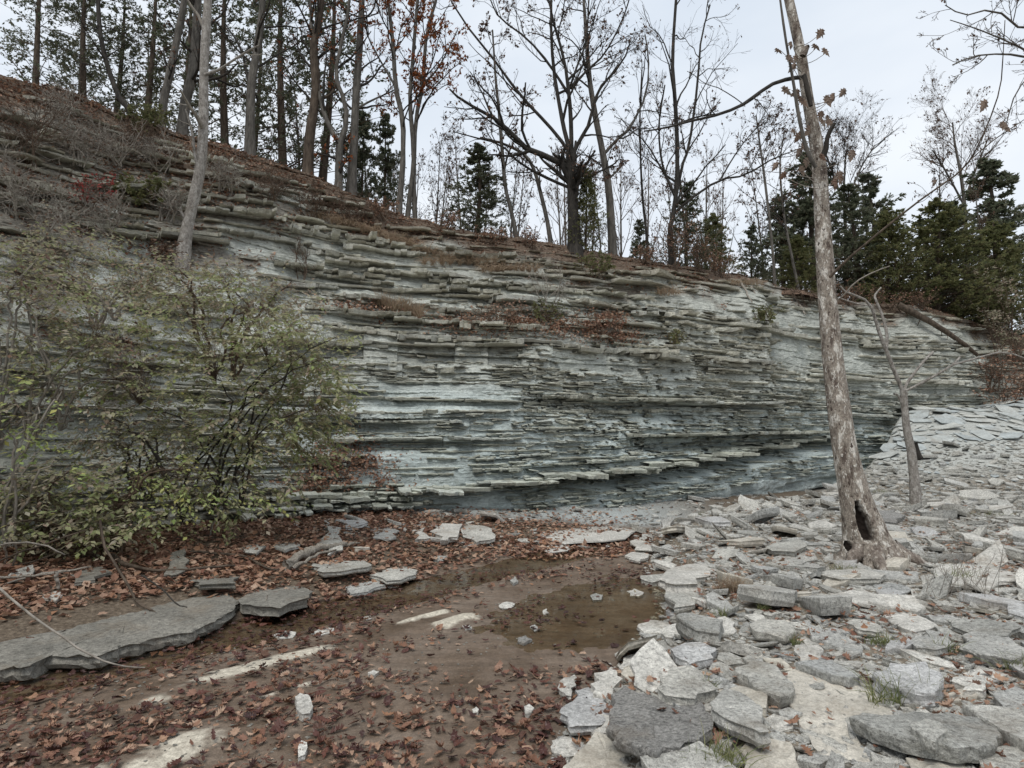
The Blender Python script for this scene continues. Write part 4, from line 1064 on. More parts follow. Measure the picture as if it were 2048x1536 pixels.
grit('bed_gravel', 'small brown pebbles scattered on the streambed', qx[kq], qy[kq], .004 + .014 * trg.random(kq.sum()) ** 2, 'slab_grey', trg)
# ------------------------------------------------------------------ fallen leaves
def leaf_shape(kind, rng):
    """lobed leaf, length about 1 along +y, folded on the midrib and curled"""
    if kind == 'oak':
        h = [(0, -.10, .015), (.02, .06, .02), (.09, .16, .20), (.17, .17, .10), (.26, .30, .30), (.36, .36, .12), (.46, .52, .36), (.56, .55, .13), (.66, .72, .30), (.76, .74, .12), (.86, .90, .18), (.93, .93, .07), (1.0, 1.04, .02)]
    elif kind == 'maple':
        h = [(0, -.12, .015), (.05, -.02, .12), (.10, -.10, .30), (.18, .10, .24), (.26, .16, .52), (.34, .34, .34), (.44, .52, .56), (.54, .50, .22), (.64, .68, .26), (.78, .80, .14), (1.0, 1.05, .015)]
    else:
        h = [(0, -.1, .012), (.15, .12, .15), (.35, .33, .24), (.6, .6, .22), (.82, .82, .12), (1.0, 1.0, .01)]
    h = np.array(h); n = len(h)
    mid = np.c_[np.zeros(n), h[:, 0], np.zeros(n)]
    cup = rng.uniform(-.1, .45)
    L = np.c_[-h[:, 2], h[:, 1], cup * h[:, 2]]; R = np.c_[h[:, 2] * rng.uniform(.8, 1.1), h[:, 1], cup * rng.uniform(.4, 1.2) * h[:, 2]]
    V = np.concatenate([mid, L, R]); V[:, 1] -= .5
    bend = rng.uniform(-.5, .6); V[:, 2] += bend * (V[:, 1] ** 2) + rng.normal(0, .018, len(V)) + .10 * np.sin(V[:, 0] * 5 + rng.uniform(0, 6)) * rng.random()
    V[:, 2] -= V[:, 2].min()
    i = np.arange(n - 1)
    F = np.concatenate([np.c_[i, i + n, i + n + 1, i + 1][:, ::-1], np.c_[i, i + 2 * n, i + 2 * n + 1, i + 1]])
    return V, F
frg = np.random.default_rng(9)
SHAPES = [leaf_shape(q, frg) for q in ('oak', 'oak', 'maple', 'oak', 'maple', 'oval', 'oak', 'maple', 'oval', 'oak', 'maple', 'oak', 'oval', 'maple')]
SHAPES = [(np.c_[V[:, 0] * frg.uniform(.55, 1.1), V[:, 1], V[:, 2] * frg.uniform(.8, 1.8)], F) for V, F in SHAPES]
SIMPLE = [leaf_shape('oval', frg) for _ in range(3)]
NL = 56000
yy = 2.5 + 13 * frg.random(NL) ** 1.15
xx = frg.uniform(-1, 1, NL) * (0.86 * yy + .4)
XLx = np.interp(yy, XL_Y, XL_X); XRx = np.interp(yy, XR_Y, XR_X)
clump = fbm(xx * 1.1, yy * 1.1, seed=101, oct=4); cl2 = fbm(xx * 3, yy * 3, seed=102, oct=3)
dens = np.zeros(NL)
s_, t_ = flow(xx, yy)
bedm = (xx > XLx) & (xx < XRx)
pool = bump1(s_, 5.7, 1.5) * bump1(t_, 3.55, 1.0)
dbed = np.clip(0.36 + 1.5 * clump + .5 * cl2, 0.03, 1) * (1 - .5 * pool)
dbed = dbed + 0.55 * bump1(t_, 5.35, .25) + .4 * bump1(t_, 4.35, .2) + .5 * smooth(4.9, 3.5, yy) * (xx < 0.6)
_, dr_ = dryness(xx, yy)
dens = np.where(bedm, np.clip(dbed, 0, 1) * (1 - .93 * dr_), dens)
leftm = xx <= XLx
slab_t = (t_ > 5.95) & (t_ < 7.1) & (xx < -2.6)
dens = np.where(leftm, np.clip(.75 + .8 * clump, .25, 1) * np.where(slab_t & (yy < 6.6), .04, 1), dens)
dens = np.where(xx >= XRx, np.clip(.16 + .8 * clump, 0.03, .5) * smooth(14, 8, yy), dens)
dens = np.where((yy > 9.5) & (xx > -1.5) & (xx < XRx + .4) & (yy < 12.2), np.clip(.8 + .6 * clump, .2, 1), dens)
dens = np.where((yy > 12.4) & (xx > -2), dens * .15, dens)
keep = frg.random(NL) < dens * np.where(bedm, .85, 1.0)
xx, yy, pool = xx[keep], yy[keep], pool[keep]
bedm = bedm[keep]
N = len(xx)
size = frg.uniform(.042, .09, N) * np.where(frg.random(N) < .5, .55, 1)
rz = frg.uniform(0, 6.28, N); tx_ = frg.normal(0, .22, N); ty_ = frg.normal(0, .22, N)
zg = gz(xx, yy)
shal = (zg < WATER + .004) & bedm
zz_ = np.where(shal, np.where(frg.random(N) < .5, WATER + .003, zg + .01), zg + .008)
tx_ = np.where(shal, tx_ * .2, tx_); ty_ = np.where(shal, ty_ * .2, ty_)
onbar = (~bedm) & (xx > np.interp(yy, XR_Y, XR_X))
zz_ = zz_ + np.where(onbar, frg.uniform(0, .05, N), frg.uniform(0, .015, N))
wet = shal | (bedm & (frg.random(N) < .45))
def place(V, x, y, z, s, r, a, b):
    W = V * s
    c, d = math.cos(r), math.sin(r)
    W = np.c_[W[:, 0] * c - W[:, 1] * d, W[:, 0] * d + W[:, 1] * c, W[:, 2]]
    W[:, 2] += W[:, 0] * a + W[:, 1] * b
    return W + np.array([x, y, z])
scr = size / yy
order = np.argsort(-scr * (np.abs(xx) < .84 * yy))
indiv = set(order[:300].tolist())
litter = MB(); wetm = MB()
shape_me = [[], []]; rl = []
for (V, F) in SHAPES:
    for w_, mt in ((0, 'leaf_fallen'), (1, 'leaf_wet')):
        m_ = MB(); m_.add(V, F); shape_me[w_].append(m_.mesh('fallen_leaf', [M[mt]]))
for i in range(N):
    j = int(frg.integers(len(SHAPES)))
    if i in indiv:
        o = link('fallen_leaf', shape_me[int(wet[i])][j], None, (xx[i], yy[i], zz_[i]))
        o.rotation_euler = (ty_[i], -tx_[i], rz[i]); o.scale = (size[i],) * 3
        look = ('brown oak leaf between stones' if onbar[i] else 'dark leaf in water' if shal[i] else 'dark damp fallen leaf' if wet[i] else 'dry brown fallen leaf')
        if size[i] > .095: look = 'large ' + look
        tag(o, 'x', 'leaf', 'fallen leaves in the foreground'); rl.append((o, look, xx[i], yy[i]))
    else:
        V, F = SHAPES[j] if yy[i] < 8.5 else SIMPLE[j % 3]
        (wetm if wet[i] else litter).add(place(V, xx[i], yy[i], zz_[i], size[i], rz[i], tx_[i], ty_[i]), F)
relabel(rl)
# leaves on the hilltop edge and in pockets of the wall
AIr = frg.uniform(ai_of(-100), ai_of(2100), 52000); Wr = frg.uniform(0.03, 1.0, 52000)
I = np.arange(NA); a_s = np.interp(AIr, I, A); s_s = np.interp(AIr, I, S_ALONG); z_s = np.interp(AIr, I, bz) + Wr * (np.interp(AIr, I, tz) - np.interp(AIr, I, bz))
so = soil_mask(a_s, Wr, s_s, z_s) * np.clip(.75 + 1.2 * fbm(s_s * 1.2, z_s * 1.6, seed=111, oct=3), 0.05, 1)
pk = np.zeros(len(so))
for (cx_, cy_, wx_, wy_) in ((1205, 655, 55, 30), (1010, 650, 90, 22), (720, 615, 60, 14), (690, 925, 70, 45), (790, 640, 50, 12), (640, 960, 90, 25), (1240, 660, 60, 18), (330, 500, 120, 50), (180, 420, 150, 60)):
    px_, py_ = to_px(np.stack([np.interp(AIr, I, bx) + (np.interp(AIr, I, tx) - np.interp(AIr, I, bx)) * Wr ** np.interp(AIr, I, pw), np.interp(AIr, I, by) + (np.interp(AIr, I, ty) - np.interp(AIr, I, by)) * Wr ** np.interp(AIr, I, pw), z_s], -1))
    pk = np.maximum(pk, np.exp(-((px_ - cx_) / wx_) ** 2 - ((py_ - cy_) / wy_) ** 2))
kp = frg.random(len(so)) < np.maximum(so * .55, pk * 1.0)
Pw = wall_grid(AIr[kp], Wr[kp], frg.uniform(.0, .10, kp.sum()))
for i in range(len(Pw)):
    V, F = SIMPLE[i % 3]
    litter.add(place(V, *Pw[i], frg.uniform(.05, .10), frg.uniform(0, 6.28), frg.normal(0, .5), frg.normal(0, .5)), F)
# and over the hilltop itself, near the edge
for _ in range(5200):
    a0 = frg.uniform(-50, 2080); p = top_pt(a0, abs(frg.normal(0, 1.6)))
    V, F = SIMPLE[_ % 3]
    litter.add(place(V, p[0], p[1], p[2] + .01, frg.uniform(.08, .15), frg.uniform(0, 6.28), frg.normal(0, .5), frg.normal(0, .5)), F)
sel = np.nonzero((WPX[:, 0] > 550) & (WPX[:, 0] < 1400) & (WPX[:, 1] > 540) & (WPX[:, 1] < 1010))[0]; qx_, qy_ = WPX[sel, 0], WPX[sel, 1]; pr_ = np.zeros(len(sel))
for (cx_, cy_, wx_, wy_) in ((1205, 655, 50, 22), (1240, 672, 50, 10), (1010, 650, 95, 18), (940, 640, 60, 10), (715, 615, 60, 9), (800, 628, 50, 8), (690, 930, 65, 34), (650, 970, 80, 16), (1110, 655, 50, 14), (740, 960, 40, 14)):
    pr_ = np.maximum(pr_, np.exp(-((qx_ - cx_) / wx_) ** 2 - ((qy_ - cy_) / wy_) ** 2))
pr_ *= np.clip(.6 + 1.3 * fbm(qx_ * .03, qy_ * .05, seed=131, oct=3), 0, 1); pick_ = sel[frg.choice(len(sel), 5200, p=pr_ / pr_.sum())]
C_ = WALLP[pick_] + np.c_[frg.normal(0, .06, 5200), -frg.uniform(.02, .24, 5200), frg.normal(0, .04, 5200)]; sz_ = frg.uniform(.05, .10, 5200)
leaf_cards(litter, C_, np.c_[frg.normal(0, 1, (5200, 2)), frg.normal(0, .6, 5200)], np.c_[frg.normal(0, .6, (5200, 2)) - np.array([0, .4]), np.ones(5200)], sz_, sz_ * .65, 0, .25)
n_ = 26000; y_ = frg.uniform(5.2, 13.4, n_); x_ = frg.uniform(-1, .25, n_) * (.86 * y_ + .5)
XLx = np.interp(y_, XL_Y, XL_X); s2_, t2_ = flow(x_, y_); cl_ = fbm(x_ * .9, y_ * .9, seed=121, oct=4)
p_ = np.where(x_ < XLx + .25, np.clip(.85 + 1.0 * cl_, .15, 1), 0) * np.where((t2_ > 5.95) & (t2_ < 7.15) & (x_ < -2.5) & (y_ < 6.8), .02, 1) * np.where((y_ > 12.2) & (x_ > -2.5), .25, 1)
p_ = np.maximum(p_, np.where((y_ > 9.3) & (y_ < 11.8) & (x_ > -1.2) & (x_ < 2.6), np.clip(.6 + 1.4 * cl_, 0, 1), 0))
kp = frg.random(n_) < p_; x_, y_ = x_[kp], y_[kp]; n_ = len(x_); sz_ = frg.uniform(.06, .125, n_)
leaf_cards(litter, np.c_[x_, y_, gz(x_, y_) + frg.uniform(.01, .045, n_)], np.c_[frg.normal(0, 1, (n_, 2)), frg.normal(0, .25, n_)], np.c_[frg.normal(0, .35, (n_, 2)), np.ones(n_)], sz_, sz_ * .7, 0, .22)
AIr = frg.uniform(ai_of(-120), ai_of(820), 60000); Wr = frg.uniform(0.2, 1.0, 60000); a_s = np.interp(AIr, I, A); s_s = np.interp(AIr, I, S_ALONG); z_s = np.interp(AIr, I, bz) + Wr * (np.interp(AIr, I, tz) - np.interp(AIr, I, bz))
kp = frg.random(60000) < soil_mask(a_s, Wr, s_s, z_s) * np.clip(.12 + 1.6 * fbm(s_s * 1.0, z_s * 1.4, seed=115, oct=3), 0, 1)
C_ = wall_grid(AIr[kp], Wr[kp], frg.uniform(0, .05, kp.sum())); n_ = len(C_); sz_ = frg.uniform(.05, .11, n_)
leaf_cards(litter, C_, np.c_[frg.normal(0, 1, (n_, 2)), frg.normal(0, .4, n_)], np.c_[frg.normal(0, .5, (n_, 2)) - np.array([0, .4]), np.ones(n_)], sz_, sz_ * .65, 0, .2)
tag(litter.build('leaf_litter', M['leaf_fallen']), 'rust and tan dead leaves strewn over the ground', kind='stuff')
tag(wetm.build('wet_leaf_litter', M['leaf_wet']), 'dark soaked leaves in and beside the water', kind='stuff')
print('leaves', N, 'wall leaves', len(Pw))
# ------------------------------------------------------------------ trees
erng = np.random.default_rng(1234)
def sparse_leaves(mb, P, n, size, rng, mat, tmin=.3):
    if n <= 0: return
    T, m, _ = P.shape
    i = rng.integers(0, T, n); f = rng.uniform(tmin, 1, n) * (m - 1) * .999; k_ = f.astype(int); fr = (f - k_)[:, None]
    C = P[i, k_] * (1 - fr) + P[i, k_ + 1] * fr
    D = rng.standard_normal((n, 3)); D[:, 2] -= .7
    s = size * rng.uniform(.6, 1.3, n)
    leaf_cards(mb, C, D, rng.standard_normal((n, 3)), s, s * .6, mat)
def add_twigs(bm, lm, P, R, rng, spec, leaf=None):
    """branches on branches; spec = [(per, ang, ratio, n, sides, maxlen)]"""
    allP = [P]
    for (per, ang, ratio, n, sides, mx) in spec:
        P, R = grow(rng, P, R, per, .22, ang, ratio, n, .06, .17, .55, .0035, mx)
        tubes(bm, P, R, sides)
        allP.append(P)
    if leaf: sparse_leaves(lm, allP[-1], leaf[0], leaf[1], rng, 0)
def px_tree(name, label, trunks, limbs, Y, bark, twig, spec, leaf=None, leafmat='leaf_brown', seed=0, group=None, cat='tree', base_back=None, sides=9, spec_trunk=None, on_wall=False):
    """tree whose trunk (and main limbs) follow the photo; trunks/limbs = [(points, widths, dy)]"""
    rng = np.random.default_rng(seed)
    if on_wall: Y = float(wall_hit(*trunks[0][0][0])[1]) - .05
    P0 = [pxline(p, Y, 14, dy, w) for (p, w, dy) in trunks]
    base = P0[0][0][0].copy()
    root = thing(name, label, cat, group, tuple(base))
    tb = MB()
    for k_, (P, R) in enumerate(P0):
        P = P.copy(); R = R.copy()
        if k_ == 0:
            R = R * .88; P[0, 2] -= .25; R[0] *= 1.3; R[1] *= 1.08
        tubes(tb, P - base, R, sides, 0, .05, rng)
    tb.build('trunk', M[bark], root, True)
    L = [pxline(p, Y, 10, dy, w) for (p, w, dy) in limbs]
    for P, R in L:
        lb = MB(); tubes(lb, P - base, np.maximum(R * .85, .006), 6, 0, .06, rng); lb.build('limb', M[bark], root, True)
    src = [(resample(P, 10), np.interp(np.linspace(0, 1, 10), np.linspace(0, 1, len(R)), R)) for P, R in P0] + L
    bP = np.array([q[0] for q in src]) - base; bR = np.array([q[1] for q in src])
    bm, lm = MB(), MB()
    if spec_trunk:      # side branches straight from the trunks, upper part
        per, ang, ratio, mx = spec_trunk
        p1, r1 = grow(rng, bP[:len(P0)], bR[:len(P0)], per, .35, ang, ratio, 8, .05, .14, .35, .005, mx)
        tubes(bm, p1, r1, 5)
        bP2 = np.concatenate([resample_all(bP[len(P0):], 8), p1]); bR2 = np.concatenate([resize_all(bR[len(P0):], 8), r1])
    else: bP2, bR2 = bP, bR
    add_twigs(bm, lm, bP2, bR2, rng, spec, leaf)
    tag(bm.build('branches', M[twig], root, True), kind='stuff')
    if lm.n: tag(lm.build('foliage', M[leafmat], root), kind='stuff')
    return root
def resample_all(P, n): return np.array([resample(p, n) for p in P]).reshape(-1, n, 3)
def resize_all(R, n): return np.array([np.interp(np.linspace(0, 1, n), np.linspace(0, 1, len(r)), r) for r in R]).reshape(-1, n)

HT = 'trees along the top of the cliff'
SP = [(5, .75, .55, 6, 4, 2.2), (4, .7, .55, 5, 3, 1.0), (3, .7, .6, 4, 3, .5)]
SPL = [(4, .75, .5, 6, 4, 1.8), (4, .7, .55, 4, 3, .8), (2, .7, .6, 3, 3, .4)]
px_tree('bare_tree', 'dark curved bare trunk leaning left at the upper left of the slope', [([(270, 240), (252, 212), (236, 190), (216, 135), (202, 75), (196, 0), (196, -120)], (13, 12, 11, 10, 7), 0)], [], 15.9, 'bark_dark', 'bark_dark', SPL, seed=1, group=HT, spec_trunk=(9, 1.0, .35, 3))
px_tree('bare_tree', 'grey straight trunk left of the white-barked tree', [([(321, 262), (330, 190), (342, 137), (369, 0), (385, -120)], (19, 18, 17, 14, 9), 0)], [], 16.8, 'bark_grey', 'bark_dark', SPL, (200, .09), 'leaf_brown', 2, HT, spec_trunk=(10, 1.0, .3, 3))
px_tree('bare_tree', 'thick grey trunk just behind the white-barked tree', [([(363, 275), (372, 200), (386, 137), (396, 0), (402, -120)], (25, 23, 21, 17, 10), 0)], [], 17.4, 'bark_grey', 'bark_dark', SPL, (200, .09), 'leaf_brown', 3, HT, spec_trunk=(10, 1.0, .3, 3))
px_tree('bare_tree', 'upright grey trunk with drooping twigs right of the white-barked tree', [([(500, 320), (501, 240), (503, 171), (513, 103), (526, 0), (530, -130)], (22, 21, 19, 15, 9), 0)], [], 17.9, 'bark_grey', 'bark_dark', SP, (350, .09), 'leaf_brown', 4, HT, spec_trunk=(13, 1.0, .32, 3.2))
px_tree('bare_tree', 'reddish brown trunk bending right above the slope', [([(615, 355), (620, 270), (632, 175), (627, 95), (640, 30), (655, -110)], (25, 23, 20, 16, 10), 0)], [([(632, 200), (660, 190), (672, 170)], (9, 6), .3)], 18.6, 'bark_brown', 'bark_dark', SP, (350, .1), 'leaf_orange', 5, HT, spec_trunk=(11, .9, .32, 3))
px_tree('bare_tree', 'trunk forking low into two curved stems', [([(677, 378), (678, 330), (679, 284)], (19, 18, 18), 0)],
        [([(679, 288), (655, 245), (640, 195), (630, 130), (622, 40), (618, -80)], (13, 11, 9, 6), .2), ([(679, 288), (694, 240), (685, 190), (671, 150), (682, 90), (700, 0), (704, -100)], (13, 11, 9, 6), -.2)], 18.5, 'bark_grey', 'bark_dark', SP, (420, .1), 'leaf_orange', 6, HT)
px_tree('bare_tree', 'straight pale grey trunk beside the forked tree', [([(702, 390), (707, 300), (711, 205), (718, 102), (724, 0), (730, -120)], (22, 19, 18, 15, 9), 0)], [([(717, 215), (745, 200), (772, 188), (788, 180)], (6, 4, 3), .4)], 18.9, 'bark_grey', 'bark_dark', SP, (420, .1), 'leaf_orange', 7, HT, spec_trunk=(9, .8, .3, 3))
px_tree('oak_tree', 'slender trunk with rust-orange leaves left of the big open oak', [([(796, 432), (803, 360), (806, 308), (805, 239), (791, 171), (786, 85), (776, 0), (770, -110)], (14, 13, 12, 11, 9, 6), 0)], [([(789, 170), (760, 120), (735, 70), (725, 10)], (6, 4, 3), .3)], 19.1, 'bark_grey', 'bark_dark', SP, (1500, .115), 'leaf_orange', 8, HT, spec_trunk=(11, .8, .32, 3))
px_tree('oak_tree', 'thin trunk with rust leaves, left stem of a close pair', [([(813, 445), (822, 370), (827, 308), (820, 205), (824, 137), (835, 0), (840, -80)], (11, 10, 10, 8, 6), 0)], [], 19.3, 'bark_grey', 'bark_dark', SP, (900, .115), 'leaf_orange', 9, HT, spec_trunk=(9, .8, .3, 2.6))
px_tree('oak_tree', 'thin trunk with rust leaves, right stem of a close pair', [([(831, 450), (828, 380), (828, 325), (832, 239), (845, 171), (853, 68), (872, 0), (880, -60)], (11, 10, 10, 8, 5), 0)], [([(846, 170), (880, 130), (915, 60)], (5, 3), .3)], 19.4, 'bark_grey', 'bark_dark', SP, (1000, .115), 'leaf_orange', 10, HT, spec_trunk=(9, .8, .3, 2.6))
px_tree('bare_tree', 'thin leaning trunk between the cedar and the big oak', [([(1037, 492), (1022, 420), (1011, 376), (1005, 308), (998, 222), (991, 154), (985, 60)], (10, 9, 9, 8, 6, 4), 0)], [], 19.6, 'bark_grey', 'bark_dark', SPL, (500, .1), 'leaf_brown', 11, HT, spec_trunk=(9, .8, .3, 2.4))
px_tree('bare_tree', 'thin trunk arching left, close beside the big oak', [([(1104, 498), (1094, 440), (1083, 393), (1070, 345), (1050, 310), (1005, 287), (960, 275)], (10, 10, 9, 8, 6, 4), 0)], [], 19.8, 'bark_grey', 'bark_dark', SPL, (150, .1), 'leaf_brown', 12, HT, spec_trunk=(6, .8, .3, 2.0))
px_tree('oak_tree', 'big open-crowned oak with many dark limbs at the centre of the cliff top',
        [([(1150, 505), (1147, 440), (1144, 380), (1143, 342), (1141, 305)], (34, 27, 24, 24, 22), 0)],
        [([(1138, 338), (1100, 315), (1053, 297), (1029, 273), (988, 236), (926, 202), (899, 178)], (15, 14, 12, 8, 4), -.6),
         ([(1140, 308), (1130, 265), (1121, 222), (1107, 137), (1102, 51), (1104, -60)], (12, 11, 10, 8, 5), .2),
         ([(1139, 305), (1112, 268), (1083, 236), (1039, 188), (988, 120), (916, 27), (890, -30)], (9, 8, 7, 5, 3), .8),
         ([(1143, 308), (1142, 250), (1138, 191), (1128, 120), (1107, 44), (1090, -40)], (12, 11, 9, 6, 4), -.3),
         ([(1138, 191), (1104, 137), (1056, 79), (998, 34), (978, -10)], (7, 6, 4, 3), .4),
         ([(1145, 310), (1160, 280), (1176, 253), (1189, 205), (1203, 171), (1244, 126), (1261, 82)], (12, 10, 8, 6, 3), -.5),
         ([(1139, 178), (1155, 130), (1172, 85), (1176, 34), (1180, -40)], (6, 5, 4, 3), .4),
         ([(1141, 175), (1175, 140), (1210, 106), (1244, 41), (1261, -10)], (6, 5, 4, 3), -.4),
         ([(1138, 375), (1100, 359), (1042, 328), (1001, 290), (950, 275), (906, 263)], (8, 7, 5, 4, 2), .5),
         ([(1150, 372), (1185, 350), (1225, 330), (1238, 318)], (7, 5, 3), .4)], 19.3, 'bark_dark', 'bark_dark', [(8, .75, .5, 7, 4, 2.4), (6, .7, .5, 5, 3, 1.0), (3, .7, .6, 4, 3, .5)], (1700, .10), 'leaf_brown', 13, HT, sides=11)
px_tree('bare_tree', 'grey trunk right of the big oak with one long curved limb', [([(1227, 520), (1222, 440), (1217, 376), (1206, 308), (1189, 222), (1179, 154), (1172, 60), (1165, -30)], (20, 18, 16, 13, 10, 6), 0)],
        [([(1211, 305), (1235, 278), (1261, 253), (1292, 188), (1297, 120), (1290, 70)], (8, 7, 5, 3), -.3), ([(1216, 360), (1240, 335), (1245, 325)], (6, 4), .3)], 20.2, 'bark_grey', 'bark_dark', SP, (450, .1), 'leaf_brown', 14, HT, spec_trunk=(10, .8, .3, 2.6))
px_tree('bare_tree', 'two-stemmed leafless tree left of the leaning sycamore', [([(1345, 540), (1340, 460), (1350, 410), (1355, 308), (1350, 200), (1345, 120), (1352, 0), (1358, -60)], (13, 11, 10, 9, 7, 5), 0)],
        [([(1350, 405), (1365, 330), (1378, 290), (1395, 170), (1402, 80), (1420, 10)], (8, 7, 5, 4), .4), ([(1352, 250), (1390, 235), (1430, 228)], (5, 3), .4), ([(1350, 395), (1325, 330), (1318, 250), (1330, 170)], (6, 5, 3), -.3), ([(1346, 428), (1385, 395), (1440, 360), (1490, 350), (1545, 318), (1592, 300)], (7, 6, 5, 4, 2), -.6), ([(1440, 360), (1470, 310), (1500, 270), (1532, 240)], (4, 3, 2), -.3)], 20.8, 'bark_dark', 'bark_dark', [(9, .7, .55, 7, 4, 2.6), (6, .6, .55, 5, 3, 1.2), (3, .6, .6, 4, 3, .6)], (500, .09), 'leaf_brown', 15, HT)
px_tree('bare_tree', 'very thin tall stem in the gap right of the big oak', [([(1299, 540), (1292, 460), (1285, 393), (1281, 308), (1280, 220), (1284, 140)], (6, 6, 5, 4, 3), 0)], [], 21.5, 'bark_dark', 'bark_dark', SPL, (150, .09), 'leaf_brown', 16, HT, spec_trunk=(14, .7, .3, 2.0))
px_tree('bare_tree', 'thin pale stem behind the root overhang', [([(1550, 575), (1545, 500), (1532, 380), (1520, 290), (1512, 230)], (7, 6, 6, 4, 3), 0)], [], 25.5, 'bark_grey', 'bark_dark', SPL, (700, .1), 'leaf_brown', 17, HT, spec_trunk=(16, .8, .35, 2.6))
px_tree('bare_tree', 'thin slanting stem left of the leaning sycamore, among cedars', [([(1600, 590), (1585, 520), (1568, 430), (1560, 330), (1570, 260)], (6, 6, 5, 4, 2), 0)], [], 26.5, 'bark_grey', 'bark_dark', SPL, (500, .1), 'leaf_brown', 18, HT, spec_trunk=(16, .8, .35, 2.6))
px_tree('bare_tree', 'dome-shaped leafless tree standing above the cedars at the right', [([(1936, 560), (1932, 470), (1928, 400), (1920, 340), (1910, 290), (1905, 245)], (9, 8, 7, 5, 3), 0)], [([(1929, 400), (1955, 330), (1975, 280)], (5, 3), .5), ([(1928, 410), (1890, 340), (1865, 300)], (5, 3), -.5)], 34, 'bark_grey', 'twig_brown', [(12, .6, .6, 6, 4, 3), (5, .6, .55, 5, 3, 1.6), (3, .6, .6, 4, 3, .8)], (900, .12), 'leaf_brown', 19, HT, spec_trunk=(12, .7, .5, 4))
px_tree('bare_tree', 'broad leafless crown showing just right of the leaning sycamore', [([(1690, 600), (1692, 480), (1688, 400), (1690, 330), (1695, 290)], (8, 8, 6, 4, 3), 0)], [([(1688, 420), (1720, 340), (1750, 290)], (5, 3), .5), ([(1688, 410), (1660, 330), (1640, 280)], (5, 3), -.5)], 31, 'bark_grey', 'bark_dark', [(14, .6, .6, 6, 4, 3), (5, .6, .55, 5, 3, 1.6), (3, .6, .6, 4, 3, .8)], (900, .11), 'leaf_brown', 20, HT, spec_trunk=(12, .7, .5, 4))

# small far trees behind the edge: copies of two leafless ones and of cedars
def far_bare(seed, h, leaf, leafmat, twig):
    rng = np.random.default_rng(seed)
    t = np.linspace(0, 1, 12)
    P = np.c_[.25 * np.sin(t * 3 + seed), .2 * np.cos(t * 2.3), t * h]; P -= P[0]
    R = .085 * (1 - .82 * t) * h / 7
    root = thing('bare_tree', 'leafless tree', 'tree', 'far leafless trees on the hilltop')
    tb = MB(); tubes(tb, P, R, 6); tb.build('trunk', M['bark_grey'], root, True)
    bm, lm = MB(), MB()
    p1, r1 = grow(rng, P[None], R[None], 20, .25, .7, .34, 7, .10, .12, .45, .006, 2.6); tubes(bm, p1, r1, 4)
    p2, r2 = grow(rng, p1, r1, 6, .2, .65, .5, 5, .08, .16, .55, .005, 1.2); tubes(bm, p2, r2, 3)
    p3, r3 = grow(rng, p2, r2, 3, .2, .6, .55, 4, .05, .18, .6, .004, .6); tubes(bm, p3, r3, 3)
    sparse_leaves(lm, p3, leaf, .11, rng, 0)
    tag(bm.build('branches', M[twig], root, True), kind='stuff'); tag(lm.build('foliage', M[leafmat], root), kind='stuff')
    return root
def cedar(seed, h, wid, mat, dens=1.0, bare=0.0, droop=-.02, fol=1.0):
    """eastern cedar: short scale-leaf sprays on upswept branches, ragged cone"""
    rng = np.random.default_rng(seed)
    t = np.linspace(0, 1, 12)
    P = np.c_[.10 * h * .2 * np.sin(t * 3 + seed), .05 * np.cos(t * 4), t * h]; P -= P[0]
    R = .016 * h * (1 - .9 * t) + .01
    root = thing('cedar_tree', 'cedar', 'tree', 'cedars behind the cliff edge')
    tb = MB(); tubes(tb, P, R, 7)
    nb = int(210 * dens)
    u = np.sort(rng.uniform(.04 + bare, 1, nb)); c = np.stack([np.interp(u, t, P[:, k_]) for k_ in range(3)], 1)
    ph = rng.uniform(0, 6.283, nb)
    L = wid * np.clip((1.06 - u) ** .8, .05, 1) * rng.uniform(.45, 1.15, nb) * (1 + .3 * np.sin(ph * 2 + seed))
    d = np.c_[np.cos(ph), np.sin(ph), rng.uniform(.0, .45, nb)]; d = unit(d)
    n = 6; BP = np.zeros((nb, n, 3)); BP[:, 0] = c
    for k_ in range(1, n):
        d = unit(d + rng.normal(0, .10, (nb, 3)) + np.array([0, 0, .05 + droop])); BP[:, k_] = BP[:, k_ - 1] + d * (L / (n - 1))[:, None]
    BR = np.maximum(.012 * L[:, None] / 1.2 * np.linspace(1, .3, n), .004)
    bm = MB(); tubes(bm, BP, BR, 3)
    s2, r2 = grow(rng, BP, BR, 5, .2, .7, .38, 4, .03, .15, .6, .003, .7); tubes(bm, s2, r2, 3)
    fm = MB()
    m = int(36 * nb * 5 * .5 * fol)
    i = rng.integers(0, len(s2), m); f = rng.uniform(.1, 1, m) * 2.999; k_ = f.astype(int); fr = (f - k_)[:, None]
    C = s2[i, k_] * (1 - fr) + s2[i, k_ + 1] * fr + rng.normal(0, .02, (m, 3))
    ax = unit(s2[i, -1] - s2[i, 0]); D = unit(ax + rng.normal(0, .55, (m, 3)) + np.array([0, 0, .15]))
    s = rng.uniform(.06, .14, m) * (h / 7) ** .3
    leaf_cards(fm, C, D, rng.standard_normal((m, 3)), s, s * .48)
    tb.build('trunk', M['bark_brown'], root, True); tag(bm.build('branches', M['twig_brown'], root, True), kind='stuff')
    tag(fm.build('foliage', M[mat], root), kind='stuff')
    return root
CED = 'cedars behind the cliff edge'
protoA = cedar(31, 7.0, 1.75, 'needle'); protoB = cedar(32, 8.0, 2.3, 'needle', 1.1); protoC = cedar(33, 6.0, 2.0, 'needle_warm', 1.1); protoD = cedar(34, 9.0, 2.5, 'needle', .6, .08, -.12, .55)
used = set()
